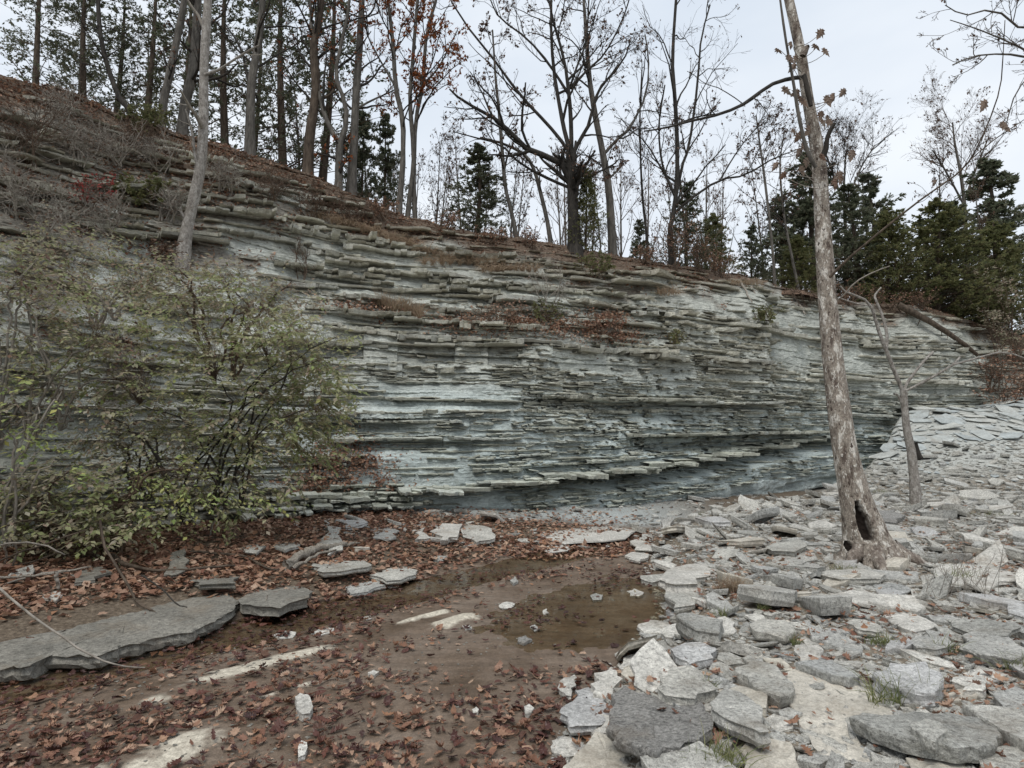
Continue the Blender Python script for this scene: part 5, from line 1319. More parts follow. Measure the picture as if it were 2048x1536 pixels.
def set_tree(proto, a, back, h_px_top, label, s_xy=1.0, group=CED, rz=None, hbase=None):
    """stand a copy behind the edge at photo column a so that it rises to photo row h_px_top"""
    p = top_pt(a, back)
    zt = at_y(a, h_px_top, p[1])[2]
    h0 = {id(protoA): 7.0, id(protoB): 8.0, id(protoC): 6.0, id(protoD): 9.0}.get(id(proto), hbase)
    s = (zt - p[2] + .1) / h0
    sc_ = (s * s_xy, s * s_xy, s)
    loc = (p[0], p[1], p[2] - .1)
    rz = erng.uniform(0, 6.28) if rz is None else rz
    if id(proto) not in used:
        used.add(id(proto)); proto.location = loc; proto.rotation_euler = (0, 0, rz); proto.scale = sc_; proto['label'] = label; proto['group'] = group
        return proto
    return copy_tree(proto, loc, rz, sc_, label, group)
set_tree(protoA, 958, 1.0, 295, 'dense dark cedar standing alone left of the big oak', 1.75)
set_tree(protoA, 735, 5, 225, 'small cedar in the gap right of the pale grey trunk', .9)
set_tree(protoA, 782, 6, 232, 'small pointed cedar behind the slender oak', .8)
set_tree(protoC, 1172, -.0, 340, 'cedar growing against the trunk of the big oak', .95)
set_tree(protoB, 1405, 2.5, 368, 'round dark cedar left of the leaning sycamore', 1.25)
set_tree(protoC, 1475, 3.5, 430, 'low cedar between the two dark ones left of the sycamore', 1.2)
set_tree(protoB, 1560, 5, 455, 'low cedar behind the thin pale stem', 1.1)
set_tree(protoA, 1705, 6, 305, 'tall cedar just right of the leaning sycamore', 1.45)
set_tree(protoB, 1760, 4, 375, 'broad cedar right of the tall one by the sycamore', 1.5)
set_tree(protoC, 1800, 2.0, 420, 'olive green cedar at the right end of the cliff top', 1.35)
set_tree(protoC, 1890, 1.0, 400, 'bushy olive cedar over the right end of the cliff', 1.55)
set_tree(protoB, 1960, 3.0, 400, 'dark cedar next to the bushy olive one', 1.3)
set_tree(protoA, 2040, 5.0, 330, 'dark cedar at the right edge of the view', 1.5)
set_tree(protoB, 1850, 9.0, 350, 'distant cedar peeping over the olive ones', 1.2)
set_tree(protoA, 1655, 8.0, 400, 'cedar half hidden behind the leaning sycamore', 1.3)
set_tree(protoC, 1640, 3.0, 470, 'low olive cedar just left of the leaning sycamore', 1.5)
set_tree(protoB, 1925, 5.5, 440, 'dark cedar between the bushy olive and the next dark one', 1.4)
set_tree(protoC, 2010, 2.0, 450, 'olive cedar low at the right edge', 1.5)
set_tree(protoA, 1345, 6.0, 440, 'small far cedar behind the two-stemmed tree', 1.0)
for q, (a, back, top_, lab) in enumerate(((30, 2.0, -160, 'tall thin cedar in the upper left corner'), (115, 3.5, -140, 'tall thin cedar second from the left edge'), 
        (255, 3.0, -120, 'tall thin cedar behind the dark curved trunk'), (170, 4.0, -60, 'thin cedar left of the dark curved trunk'), (305, 6.0, -90, 'thin cedar behind the straight grey trunk'), (440, 3.0, -130, 'tall ragged cedar right of the white-barked tree'), (565, 3.2, -140, 'tall ragged cedar between upright grey and reddish trunks'),
        (640, 4.5, -110, 'ragged cedar behind the reddish brown trunk'), (475, 7.0, -20, 'farther ragged cedar behind the upright grey trunk'), (60, 7.0, -20, 'farther ragged cedar at the upper left'))):
    set_tree(protoD, a, back, top_, lab, 1.0 if q < 8 else .8)
fb1 = far_bare(51, 7.0, 420, 'leaf_brown', 'bark_dark'); fb2 = far_bare(52, 7.5, 260, 'leaf_brown', 'twig_brown')
FB = 'far leafless trees on the hilltop'
n_fb = 0
for (a, back, top_, lab) in ((895, 5, 290, 'far thin leafless tree left of the lone cedar'), (975, 8, 270, 'far thin leafless tree behind the lone cedar'), (1070, 6, 300, 'far thin leafless tree left of the big oak trunk'), (1190, 7, 310, 'far leafless tree right of the big oak trunk'),
        (1255, 5, 360, 'far thin leafless tree right of the curved-limb tree'), (1320, 7, 300, 'far leafless tree behind the very thin stem'), (1440, 6, 270, 'far leafless tree above the round dark cedar'), (1500, 8, 320, 'far leafless tree above the low cedars'), (1620, 9, 330, 'far leafless tree touching the leaning trunk'),
        (1770, 12, 360, 'far leafless tree above the broad cedar'), (1985, 10, 330, 'far leafless tree near the right edge'), (2030, 3, 380, 'brown-leaved far tree at the right edge'), (860, 9, 330, 'far thin leafless tree right of the close pair'), (760, 8, 250, 'far leafless tree between pale trunk and slender oak'), (590, 8, 120, 'far leafless tree behind the ragged cedars'), (230, 8, 60, 'far leafless tree behind the curved trunk'),
        (930, 11, 310, 'faint far leafless tree just left of the lone cedar tip'), (1020, 10, 330, 'faint far leafless tree between lone cedar and arching trunk'), (1120, 12, 330, 'faint far leafless tree hidden by the oak trunk'), (1230, 11, 330, 'faint far leafless tree behind the curved-limb tree foot'), (1285, 12, 350, 'faint far leafless tree beside the very thin stem'), (1380, 9, 310, 'faint far leafless tree above the two-stemmed tree fork'),
        (1470, 12, 350, 'faint far leafless tree between round and low cedars'), (1545, 12, 340, 'faint far leafless tree behind the thin pale stem'), (1730, 14, 330, 'faint far leafless tree above the tall cedar'), (1880, 14, 350, 'faint far leafless tree left of the dome-shaped one'), (830, 12, 330, 'faint far leafless tree behind the close pair'), (700, 10, 200, 'faint far leafless tree behind the forked trunk')):
    set_tree(fb1 if n_fb % 2 == 0 else fb2, a, back, top_, lab, .8, FB, None, 7.0 if n_fb % 2 == 0 else 7.5); n_fb += 1

# ------------------------------------------------------------------ the leaning sycamore on the gravel bar
def sycamore():
    rng = np.random.default_rng(61)
    Y = 7.75
    pts = [(1742, 1112), (1728, 1060), (1712, 1000), (1690, 900), (1676, 800), (1664, 700), (1655, 600), (1648, 500), (1643, 400), (1634, 300), (1616, 200), (1600, 100), (1578, 0), (1556, -110)]
    wid = [100, 78, 58, 45, 41, 38, 35, 32, 29, 26, 22, 20, 18, 16]
    P, _ = pxline(pts, Y, 400, .25); ti = np.concatenate([np.linspace(0, .16, 90, endpoint=False), np.linspace(.16, 1, 90)]); n = len(ti)
    P = np.stack([np.interp(ti, np.linspace(0, 1, 400), P[:, q]) for q in range(3)], 1); yv = P[:, 1]
    R = np.interp(ti, np.linspace(0, 1, len(wid)), wid) * yv / FPX / 2
    base = P[0].copy(); base[2] = float(gz(base[0], base[1]))
    root = thing('sycamore_tree', 'leaning sycamore trunk with flaking mottled bark and a dark hollow at its base', 'tree', None, tuple(base))
    P = P - base
    P[0, 2] = min(P[0, 2], -.12)
    sides = 96
    T_, S_, U_ = frames(P[None]); S_, U_ = S_[0], U_[0]
    a = np.arange(sides) * 2 * math.pi / sides
    V = np.zeros((n, sides, 3))
    for i in range(n):
        lowf = max(0, 1 - ti[i] / .09)
        rr = R[i] * (1 + .035 * vnoise(np.cos(a) * 1.5 + 5, np.sin(a) * 1.5, ti[i] * 20, 71) + .30 * lowf ** 2 * (.2 + np.clip(np.cos(a * 5 + .7), 0, 1)) + .05 * lowf * vnoise(np.cos(a) * 3, np.sin(a) * 3, ti[i] * 45, 72) + .03 * vnoise(np.cos(a) * 9, np.sin(a) * 9, ti[i] * 130, 73) + .018 * vnoise(np.cos(a) * 22, np.sin(a) * 22, ti[i] * 240, 74))
        V[i] = P[i] + rr[:, None] * (np.cos(a)[:, None] * S_[i] + np.sin(a)[:, None] * U_[i])
    # the hollow: press a slot into the side that faces the camera
    W = V + base
    px_, py_ = to_px(W)
    facing = W[..., 1] < (P[:, None, 1] + base[1])
    def slot(cx0, cy0, cx1, cy1, rx, top_r, depth):
        t = np.clip((py_ - cy0) / (cy1 - cy0), 0, 1); cx_ = cx0 + (cx1 - cx0) * t
        r_ = top_r + (rx - top_r) * np.sin(np.clip(t, 0, 1) * math.pi * .72) ** 1.5
        inside = np.clip(1.25 - np.abs(px_ - cx_) / r_, 0, 1) * (py_ > cy0) * (py_ < cy1) * facing
        dep = smooth(0.0, .5, inside) * depth
        rim = np.exp(-((np.abs(px_ - cx_) - r_ * 1.3) / (r_ * .4)) ** 2) * (py_ > cy0) * (py_ < cy1 + 6) * facing * .018
        return dep, rim
    dep, rim = slot(1713, 1002, 1741, 1083, 14, 5, .13)
    dep2, rim2 = slot(1692, 1082, 1706, 1104, 10, 6, .07)
    W[..., 1] += dep + dep2 - rim - rim2
    V = W - base
    i = np.arange(n - 1)[:, None]; j = np.arange(sides)[None]
    F = np.stack([i * sides + j, i * sides + (j + 1) % sides, (i + 1) * sides + (j + 1) % sides, (i + 1) * sides + j], -1).reshape(-1, 4)
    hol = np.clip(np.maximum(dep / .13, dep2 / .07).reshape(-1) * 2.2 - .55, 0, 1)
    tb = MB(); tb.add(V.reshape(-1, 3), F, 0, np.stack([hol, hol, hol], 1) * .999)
    tb.build('trunk', M['bark_hollow'], root, True)
    # roots over the stones
    for k_, (ang, ln) in enumerate(((-2.6, .5), (-1.9, .55), (-1.2, .45), (-.5, .6), (.3, .5))):
        t = np.linspace(0, 1, 8)
        q = np.c_[np.cos(ang) * (.22 + ln * t), np.sin(ang) * (.22 + ln * t), .16 * (1 - t) ** 2 + .015 - .09 * t]
        q[:, :2] += rng.normal(0, .012, (8, 2))
        rb = MB(); tubes(rb, q, .085 * (1 - t) + .02, 8, 0, .06, rng); rb.build('root', M['bark_sycamore'], root, True)
    def limb(pts, w, dy, mat='bark_sycamore', n=14, name='limb', Y0=Y + .05, tw=0):
        p, r = pxline(pts, Y0, n, dy, w); lb = MB(); tubes(lb, p - base, np.maximum(r, .003), 7, 0, .05, rng)
        o = lb.build(name, M[mat], root, True); return p - base, r
    A1 = limb([(1606, 155), (1580, 157), (1539, 171), (1505, 196), (1475, 215), (1427, 232), (1390, 240), (1330, 256), (1290, 262)], (9, 8, 7, 5, 3), -.9, 'bark_dark')
    limb([(1608, 150), (1616, 185), (1622, 212)], (9, 11, 8), -.0, 'bark_dark', 6, 'stub', Y - .12)
    limb([(1643, 316), (1652, 298), (1655, 276), (1662, 258), (1670, 246)], (14, 11, 9, 9, 7), -.15, 'bark_dark', 8, 'stub', Y - .05)
    limb([(1606, 112), (1613, 96), (1617, 92)], (14, 12, 8), -.05, 'bark_sycamore', 6, 'stub', Y - .05)
    A2 = limb([(1655, 560), (1690, 523), (1767, 458), (1846, 396), (1925, 338), (1962, 278), (1998, 185), (2006, 110), (2010, 40)], (6, 4.5, 4, 3.4, 2.6, 2.2, 1.5), -1.2, 'bark_brown', 20, 'limb')
    A3 = limb([(1940, 320), (1985, 282), (2020, 258), (2070, 225)], (2.4, 2, 1.4), -.2, 'bark_brown', 10, 'limb', Y - .8)
    A4 = limb([(1558, -20), (1563, 20), (1574, 95), (1586, 160), (1598, 235), (1614, 300), (1632, 335)], (4, 5, 6, 8, 8), .1, 'bark_grey', 14, 'limb', Y - .2)
    A5 = limb([(1665, 545), (1648, 500)], (5, 5), 0, 'twig_grey', 6, 'limb')
    A6 = limb([(1676, 600), (1690, 588), (1710, 565), (1745, 545), (1780, 532)], (3, 3, 2), -.4, 'twig_grey', 8, 'limb')
    A7 = limb([(1660, 690), (1648, 660), (1640, 620), (1636, 560)], (4, 3, 3), .3, 'twig_grey', 8, 'limb')
    bm = MB()
    st = [resample(q[0], 10) for q in (A1, A2, A3)]; sr = [np.interp(np.linspace(0, 1, 10), np.linspace(0, 1, len(q[1])), q[1]) for q in (A1, A2, A3)]
    p2, r2 = grow(rng, np.array(st[:1]), np.array(sr[:1]), 9, .25, .8, .42, 8, .02, .2, .5, .004, 1.1); tubes(bm, p2, r2, 4)
    p3, r3 = grow(rng, p2, r2, 4, .2, .7, .5, 5, .02, .2, .55, .003, .5); tubes(bm, p3, r3, 3)
    p4, r4 = grow(rng, np.array(st[1:]), np.array(sr[1:]), 5, .3, .6, .16, 5, .05, .2, .5, .003, .5); tubes(bm, p4, r4, 3)
    tag(bm.build('branches', M['bark_dark'], root, True), kind='stuff')
    # big dead leaves still hanging by the trunk
    spots = [(1584, 88), (1592, 118), (1582, 118), (1586, 134), (1576, 182), (1590, 186), (1605, 196), (1610, 205), (1640, 68), (1636, 92), (1654, 104), (1658, 202), (1668, 194), (1685, 186), (1642, 232), (1658, 235), (1648, 246), (1662, 246), (1590, 262), (1596, 275),
             (1612, 296), (1600, 305), (1614, 326), (1606, 342), (1552, 332), (1566, 352), (1676, 352), (1674, 368), (1682, 360), (1704, 312), (1560, 100), (1968, 212), (2014, 254), (1872, 364), (1648, 315), (1618, 262)]
    for k_, (x_, y_) in enumerate(spots):
        V, F = SHAPES[(2, 4, 7)[k_ % 3]]
        c = at_y(x_, y_, Y + rng.uniform(-.25, .25) - (0.9 if x_ > 1800 else 0)) - base
        m_ = MB(); rot = rng.uniform(0, 6.28); s = rng.uniform(.12, .17)
        W_ = V * s; W_ = W_[:, [0, 2, 1]] * np.array([1, 1, -1])
        cc, dd = math.cos(rng.uniform(-.9, .9)), math.sin(rng.uniform(-.9, .9)); W_ = np.c_[W_[:, 0] * cc - W_[:, 2] * dd, W_[:, 1] + .3 * W_[:, 0], W_[:, 0] * dd + W_[:, 2] * cc]
        m_.add(W_, F); o = m_.build('leaf', M['leaf_dry'], root); o.location = tuple(c)
    # thin stalks that carry them
    tw = MB()
    for (x_, y_) in spots:
        ax_ = np.interp(y_, [q[1] for q in pts][::-1], [q[0] for q in pts][::-1])
        if x_ > 1800: continue
        p, r = pxline([(ax_, y_ + 26), ((ax_ + x_) / 2, y_ + 18), (x_, y_)], Y, 6, -.05, (2, 1.2)); tubes(tw, p - base, r, 3)
    tag(tw.build('twigs', M['twig_grey'], root, True), kind='stuff')
sycamore()

# ------------------------------------------------------------------ slim forked tree on the right, white-barked tree on the left slope
def slim_tree():
    rng = np.random.default_rng(62); Y = 13.2
    root = None
    pts = [(1832, 1012), (1829, 960), (1822, 900), (1814, 860), (1810, 820), (1806, 780)]
    P, R = pxline(pts, Y, 24, 0, (22, 18, 16, 14, 13, 13)); base = P[0].copy(); base[2] = float(gz(base[0], base[1]))
    root = thing('forked_tree', 'slim dead forked tree with lichen-pale bark standing on the talus', 'tree', None, tuple(base))
    P = P - base; P[0, 2] = -.1
    tb = MB(); tubes(tb, P, R, 12, 0, .04, rng); tb.build('trunk', M['bark_sycamore_pale'], root, True)
    for p_, w_, dy in (([(1805, 782), (1792, 750), (1778, 715), (1768, 690), (1752, 645), (1745, 618), (1725, 596), (1695, 586), (1680, 572)], (9, 8, 7, 6, 5, 3), -.3), ([(1808, 782), (1815, 765), (1832, 742), (1848, 722), (1866, 704)], (6, 6, 5, 6), .2),
                       ([(1810, 782), (1835, 770), (1880, 746), (1905, 730), (1935, 722), (2002, 704), (2048, 716)], (5, 5, 4, 4, 3), -.5), ([(1903, 732), (1913, 722), (1920, 714)], (4, 4), .1), ([(1772, 700), (1774, 670), (1764, 630), (1752, 600), (1750, 590), (1762, 575)], (6, 6, 5, 4, 3), .3), ([(1803, 806), (1795, 790), (1788, 788)], (5, 4), -.1),
                       ([(1738, 612), (1710, 606), (1675, 595)], (3, 3, 2), .1)):
        p, r = pxline(p_, Y, 12, dy, w_); lb = MB(); tubes(lb, p - base, r, 7, 0, .06, rng); lb.build('limb', M['bark_sycamore_pale'], root, True)
    p, r = pxline([(1828, 885), (1833, 905), (1840, 918)], Y + .25, 8, 0, (12, 14, 13)); sb = MB(); tubes(sb, p, r, 10, 0, .04, rng, True)
    o = sb.build('log_stump', M['bark_dark'], None, True); tag(o, 'short dark broken log standing against the slim forked tree', 'log')
slim_tree()
px_tree('white_tree', 'pale white-barked tree growing from the left slope', [([(364, 520), (370, 480), (377, 444), (390, 390), (400, 342), (405, 290), (407, 239), (408, 137), (412, 60), (417, 0), (420, -120)], (30, 27, 24, 24, 23, 22, 21, 20, 19, 15), .2)],
        [([(410, 150), (440, 138), (470, 118), (500, 100), (520, 90)], (8, 6, 5, 4), -.4), ([(394, 332), (388, 300), (386, 273), (378, 240), (371, 218)], (7, 6, 5, 4), -.3), ([(372, 440), (364, 428), (361, 415)], (8, 6), -.1)], 13.2, 'bark_sycamore_pale', 'twig_grey', [(3, .8, .4, 6, 4, 1.2), (2, .7, .5, 4, 3, .5)], None, seed=63, on_wall=True)
# branches of a tree that stands outside the frame at the upper right
px_tree('bare_tree', 'fine bare twigs with a few leaves reaching in at the upper right corner', [([(2260, 900), (2250, 500), (2230, 250), (2200, 60), (2190, -80)], (40, 34, 28, 20, 12), 0)],
        [([(2215, 150), (2140, 120), (2060, 115), (2010, 108), (1950, 112), (1905, 130)], (9, 6, 4, 3), -.2), ([(2205, 80), (2120, 40), (2050, 60), (1990, 20), (1930, 30), (1890, 10)], (9, 6, 4, 2), .2), ([(2225, 220), (2150, 190), (2080, 120), (2030, 90), (1960, 60), (1900, 40)], (8, 6, 4, 2), .0), ([(2210, 120), (2120, 100), (2070, 140), (2030, 190), (2010, 260)], (7, 4, 3, 2), .1)],
        9.5, 'bark_grey', 'bark_brown', [(7, .8, .28, 8, 4, 1.3), (5, .8, .5, 6, 3, .7), (3, .8, .55, 5, 3, .35)], (110, .06), 'leaf_brown', 64)
# ------------------------------------------------------------------ shrubs, brush, grass, sticks
def shrub(name, label, stems, Y, twig, leafmat, n_leaf, lsize, spec, seed, group=None, cat='shrub', w=(5, 4, 2.5), flat=True, n=9, jit=.5, spread=None):
    """stems = photo polylines; each gets its own depth drift; leaves hang in flat sprays"""
    rng = np.random.default_rng(seed)
    L = [pxline(s, Y, n, rng.normal(0, jit), w) for s in stems]
    base = L[0][0][0].copy()
    root = thing(name, label, cat, group, tuple(base))
    for P, R in L:
        m_ = MB(); tubes(m_, P - base, np.maximum(R, .003), 5); m_.build('stem', M[twig], root, True)
    P = np.array([q[0] for q in L]) - base; R = np.array([q[1] for q in L])
    bm, lm = MB(), MB()
    for (per, ang, ratio, nn, sides, mx) in spec:
        P, R = grow(rng, P, R, per, .2, ang, ratio, nn, .0, .16, .6, .0042 if Y > 9.5 else .0025, mx); tubes(bm, P, R, sides)
    if n_leaf:
        T_, m, _ = P.shape
        i = rng.integers(0, T_, n_leaf); f = rng.uniform(.05, 1, n_leaf) * (m - 1) * .999; k_ = f.astype(int); fr = (f - k_)[:, None]
        C = P[i, k_] * (1 - fr) + P[i, k_ + 1] * fr
        ax = unit(P[i, -1] - P[i, 0])
        D = unit(ax * .4 + rng.normal(0, .7, (n_leaf, 3)) * np.array([1, 1, .35]) + np.array([0, 0, -.25]))
        Nn = unit(rng.normal(0, .35, (n_leaf, 3)) + np.array([0, -.25, 1.0])) if flat else rng.standard_normal((n_leaf, 3))
        s = lsize * rng.uniform(.6, 1.3, n_leaf)
        mats = leafmat if isinstance(leafmat, list) else [leafmat]
        leaf_cards(lm, C, D, Nn, s, s * .55, 0, .12)
        tag(lm.build('foliage', M[mats[0]], root), kind='stuff')
    tag(bm.build('branches', M[twig], root, True), kind='stuff')
    return root
SPS = [(7, .7, .5, 6, 3, .9), (6, .7, .55, 5, 3, .5)]
LS = 'leafy shrubs on the left bank'
def spray_shrub(name, label, bases, ells, Y, dY, n_spray, per, lsize, mats, twig, seed, n_stem=12, group=None, sl=.42, w=(6, 5, 4, 2)):
    """shrub that fills the given ellipses (photo px: cx, cy, rx, ry) with flat leafy sprays hung on arching stems"""
    rng = np.random.default_rng(seed)
    E = np.array(ells, float); pr = E[:, 2] * E[:, 3]; pr = pr / pr.sum()
    def pick(n):
        k_ = rng.choice(len(E), n, p=pr); r = np.sqrt(rng.random(n)) * 1.0; th = rng.uniform(0, 6.283, n)
        px = E[k_, 0] + E[k_, 2] * r * np.cos(th); py = E[k_, 1] + E[k_, 3] * r * np.sin(th)
        return px, py, np.maximum(Y + rng.normal(0, dY, n), Y - 1.3 * dY)
    st = []
    ex, ey, eY = pick(n_stem)
    base = None
    for i in range(n_stem):
        b = bases[i % len(bases)]
        m1 = (b[0] + (ex[i] - b[0]) * .2 + rng.normal(0, 8), b[1] + (ey[i] - b[1]) * .45)
        m2 = (b[0] + (ex[i] - b[0]) * .55 + rng.normal(0, 12), b[1] + (ey[i] - b[1]) * .85)
        P, R = pxline([b, m1, m2, (ex[i], ey[i])], Y, 12, eY[i] - Y, w)
        P[1:-1] += rng.normal(0, .025, (10, 3)); st.append((P, R))
    base = st[0][0][0].copy(); base_z = base.copy()
    root = thing(name, label, 'shrub', group, tuple(base))
    for P, R in st:
        m_ = MB(); tubes(m_, P - base, np.maximum(R, .003), 6); m_.build('stem', M[twig], root, True)
    SP_ = np.concatenate([q[0] for q in st]) - base
    px, py, yy_ = pick(n_spray); S = at_y(px, py, yy_) - base
    dist = ((S[:, None] - SP_[None]) ** 2).sum(2) + 1e3 * (np.arange(len(SP_)) % 12 < 3)[None]
    near = SP_[dist.argmin(1)]
    t = np.linspace(0, 1, 6)[None, :, None]
    C = near[:, None] + (S - near)[:, None] * t; C[:, 1:-1] += rng.normal(0, .03, C[:, 1:-1].shape); C[:, :, 2] += .12 * np.sin(t[..., 0] * math.pi) * np.linalg.norm(S - near, axis=1)[:, None]
    bm = MB(); tubes(bm, C, np.full(C.shape[:2], .0018) * np.linspace(1.3, .7, 6), 3)
    d = unit((S - near) * np.array([1, 1, .2]) + rng.normal(0, .25, S.shape)); L = sl * rng.uniform(.5, 1.2, n_spray)
    P = np.zeros((n_spray, 6, 3)); P[:, 0] = S
    for k_ in range(1, 6): d = unit(d + rng.normal(0, .10, d.shape) + np.array([0, 0, -.07])); P[:, k_] = P[:, k_ - 1] + d * (L / 5)[:, None]
    tubes(bm, P, np.full((n_spray, 6), .0014) * np.linspace(1, .5, 6), 3)
    tag(bm.build('twigs', M['twig_brown'], root, True), kind='stuff')
    i = np.repeat(np.arange(n_spray), per); n = len(i); f_ = np.tile(np.linspace(.02, 1, per), n_spray) * 4.99; k_ = f_.astype(int); fr = (f_ - k_)[:, None]
    Q = P[i, k_] * (1 - fr) + P[i, k_ + 1] * fr; ax = unit(P[i, k_ + 1] - P[i, k_]); side = unit(np.cross(ax, np.array([0, 0, 1.0]))) * np.where(np.arange(n) % 2, 1, -1)[:, None]
    D = unit(side * .9 + ax * .55 + rng.normal(0, .22, Q.shape) + np.array([0, 0, -.35])); Nn = unit(rng.normal(0, .28, Q.shape) + np.array([0, -.15, 1.0]))
    s = lsize * rng.uniform(.55, 1.25, n)
    keep = rng.random(n) < .85; Q, D, Nn, s, i = Q[keep], D[keep], Nn[keep], s[keep], i[keep]
    names = list(mats); cw = np.cumsum([mats[q] for q in names]); cw = cw / cw[-1]
    which = np.searchsorted(cw, np.clip(rng.random(n_spray)[i] * .75 + .25 * rng.random(len(i)), 0, .9999))
    for q, nm_ in enumerate(names):
        lm = MB(); w_ = which == q
        if w_.sum(): leaf_cards(lm, Q[w_], D[w_], Nn[w_], s[w_], s[w_] * .56, 0, .10); tag(lm.build('foliage', M[nm_], root), kind='stuff')
    return root
LS = 'leafy shrubs on the left bank'
spray_shrub('honeysuckle_shrub', 'wide spreading shrub with small yellow-green leaves in front of the cliff', [(450, 1020), (420, 1030), (480, 1015), (360, 1050)],
    [(500, 800, 185, 140), (430, 640, 160, 90), (585, 720, 110, 110), (440, 920, 180, 95), (590, 880, 85, 60), (270, 730, 110, 90), (470, 1000, 110, 30), (640, 790, 60, 80)], 9.0, .45, 1020, 14, .088, {'leaf_green': .70, 'leaf_dull': .20, 'leaf_lime': .10}, 'bark_dark', 201, 12, LS, w=(5, 4, 3, 1.5))
spray_shrub('honeysuckle_shrub', 'dull grey-green shrub above the spreading one, below the white trunk', [(470, 760), (430, 770)], [(470, 590, 130, 60), (380, 570, 110, 50), (570, 620, 80, 60)], 10.0, .3, 340, 12, .078, {'leaf_dull': .75, 'leaf_green': .15, 'leaf_tan': .10}, 'twig_brown', 202, 9, LS)
spray_shrub('leafy_shrub', 'bright lime-leaved sapling at the left edge', [(20, 1090), (10, 1090)], [(60, 790, 70, 30), (40, 860, 60, 40), (90, 920, 80, 30), (150, 930, 40, 20)], 7.3, .3, 34, 9, .085, {'leaf_lime': 1}, 'twig_grey', 203, 6, LS)
spray_shrub('leafy_shrub', 'lime-leaved sprays hanging in front of the layered ledge', [(240, 1120), (200, 1120)], [(330, 960, 110, 50), (420, 990, 80, 40), (250, 1000, 110, 60), (330, 1040, 80, 25)], 7.9, .3, 130, 9, .075, {'leaf_lime': .6, 'leaf_green': .4}, 'twig_brown', 204, 9, LS)
spray_shrub('leafy_shrub', 'olive-leaved tangle low on the left bank', [(130, 1125), (60, 1130), (190, 1115)], [(140, 1000, 130, 70), (50, 1010, 80, 60), (220, 1050, 90, 40), (120, 1060, 110, 25)], 7.6, .3, 340, 11, .085, {'leaf_green': .5, 'leaf_dull': .4, 'leaf_lime': .1}, 'twig_brown', 205, 14, LS)
spray_shrub('leafy_shrub', 'mixed green and brown brush on the slope at the left edge', [(60, 880), (120, 860), (0, 900)], [(70, 640, 110, 100), (180, 640, 100, 80), (50, 780, 90, 90), (200, 780, 90, 60), (30, 540, 70, 60)], 8.7, .4, 420, 12, .08, {'leaf_dull': .5, 'leaf_green': .35, 'leaf_brown': .15}, 'twig_grey', 206, 16, LS)
spray_shrub('leafy_shrub', 'yellowish green shrub on the slope below the red-leaved shrub', [(190, 660), (230, 640)], [(200, 540, 120, 60), (110, 500, 90, 50), (300, 560, 70, 40)], 10.2, .3, 260, 11, .08, {'leaf_dull': .6, 'leaf_green': .3, 'leaf_tan': .1}, 'twig_grey', 207, 10, LS)
spray_shrub('leafy_shrub', 'dark-stemmed undergrowth between the tangle and the spreading shrub', [(300, 1000), (260, 1010), (340, 990)], [(280, 880, 100, 70), (200, 900, 80, 60), (330, 940, 60, 40)], 8.6, .3, 180, 11, .072, {'leaf_dull': .5, 'leaf_green': .4, 'leaf_brown': .1}, 'bark_dark', 208, 10, LS)
def wall_shrub(name, label, px, py, hpx, wpx, twig, leafmat, n_leaf, lsize, seed, group=None, ns=6, lift=.1, flat=False, spec=None, droop=0.0):
    """shrub rooted on the wall at a photo pixel, hpx tall and wpx wide there"""
    rng = np.random.default_rng(seed)
    p = wall_hit(px, py); Y = float(p[1]) - lift
    st = []
    for k_ in range(ns):
        u = rng.uniform(-.5, .5) * wpx; h_ = hpx * rng.uniform(.6, 1.05)
        b_ = rng.normal(0, wpx * .10); st.append([(px + b_, py + abs(b_) * .3), (px + b_ + u * .45 + rng.normal(0, 7), py - h_ * rng.uniform(.3, .6)), (px + u, py - h_ * (1 - droop * abs(u) / wpx * 2))])
    return shrub(name, label, st, Y, twig, leafmat, n_leaf, lsize, spec or [(6, .8, .5, 5, 3, .7), (4, .8, .55, 4, 3, .35)], seed, group, w=(2.0, 1.5, 0.9), flat=flat, n=7, jit=.45)
BR = 'bare brush on the slope and cliff'
for q in ((60, 330, 110, 130, 'grey leafless brush at the left edge of the slope below the trees'), (150, 330, 100, 120, 'grey leafless brush above the red-leaved shrub'), (230, 330, 90, 120, 'grey leafless brush below the dark curved trunk'), (310, 340, 80, 110, 'grey leafless brush below the straight grey trunk'), (110, 250, 70, 110, 'leafless brush at the brow of the left slope'),
          (210, 470, 90, 120, 'leafless brush left of the white-barked tree foot'), (90, 490, 100, 130, 'leafless brush low at the left of the slope'), (330, 440, 70, 90, 'leafless brush beside the white trunk'), (450, 380, 70, 100, 'leafless brush right of the white trunk'), (540, 400, 60, 100, 'leafless brush on the ledges below the upright grey trunk'),
          (620, 440, 60, 90, 'leafless brush on the ledges below the reddish trunk'), (700, 440, 50, 90, 'leafless brush below the forked trunk'), (25, 430, 120, 120, 'leafless brush touching the left edge'), (280, 300, 60, 90, 'leafless brush beside the low green bush')):
    wall_shrub('bare_shrub', q[4], q[0], q[1], q[2], q[3], 'twig_grey' if q[0] % 20 else 'twig_brown', 'leaf_brown', 240, .055, 300 + q[0], BR, 10, .15, spec=[(7, .9, .6, 7, 3, 1.2), (6, .9, .6, 5, 3, .7)])
wall_shrub('bare_shrub', 'thin forked sapling growing from the pale rubble patch', 606, 572, 110, 60, 'twig_brown', 'leaf_brown', 14, .07, 331, BR, 4, .1)
wall_shrub('bare_shrub', 'dead bush with pale stems on the ledge below the big oak', 1100, 612, 70, 90, 'twig_grey', 'leaf_brown', 60, .07, 332, BR, 6, .2)
wall_shrub('bare_shrub', 'dead leafy bush heaped on the ledge right of the dead bush', 1205, 672, 45, 80, 'twig_brown', 'leaf_fallen', 420, .085, 333, BR, 7, .15)
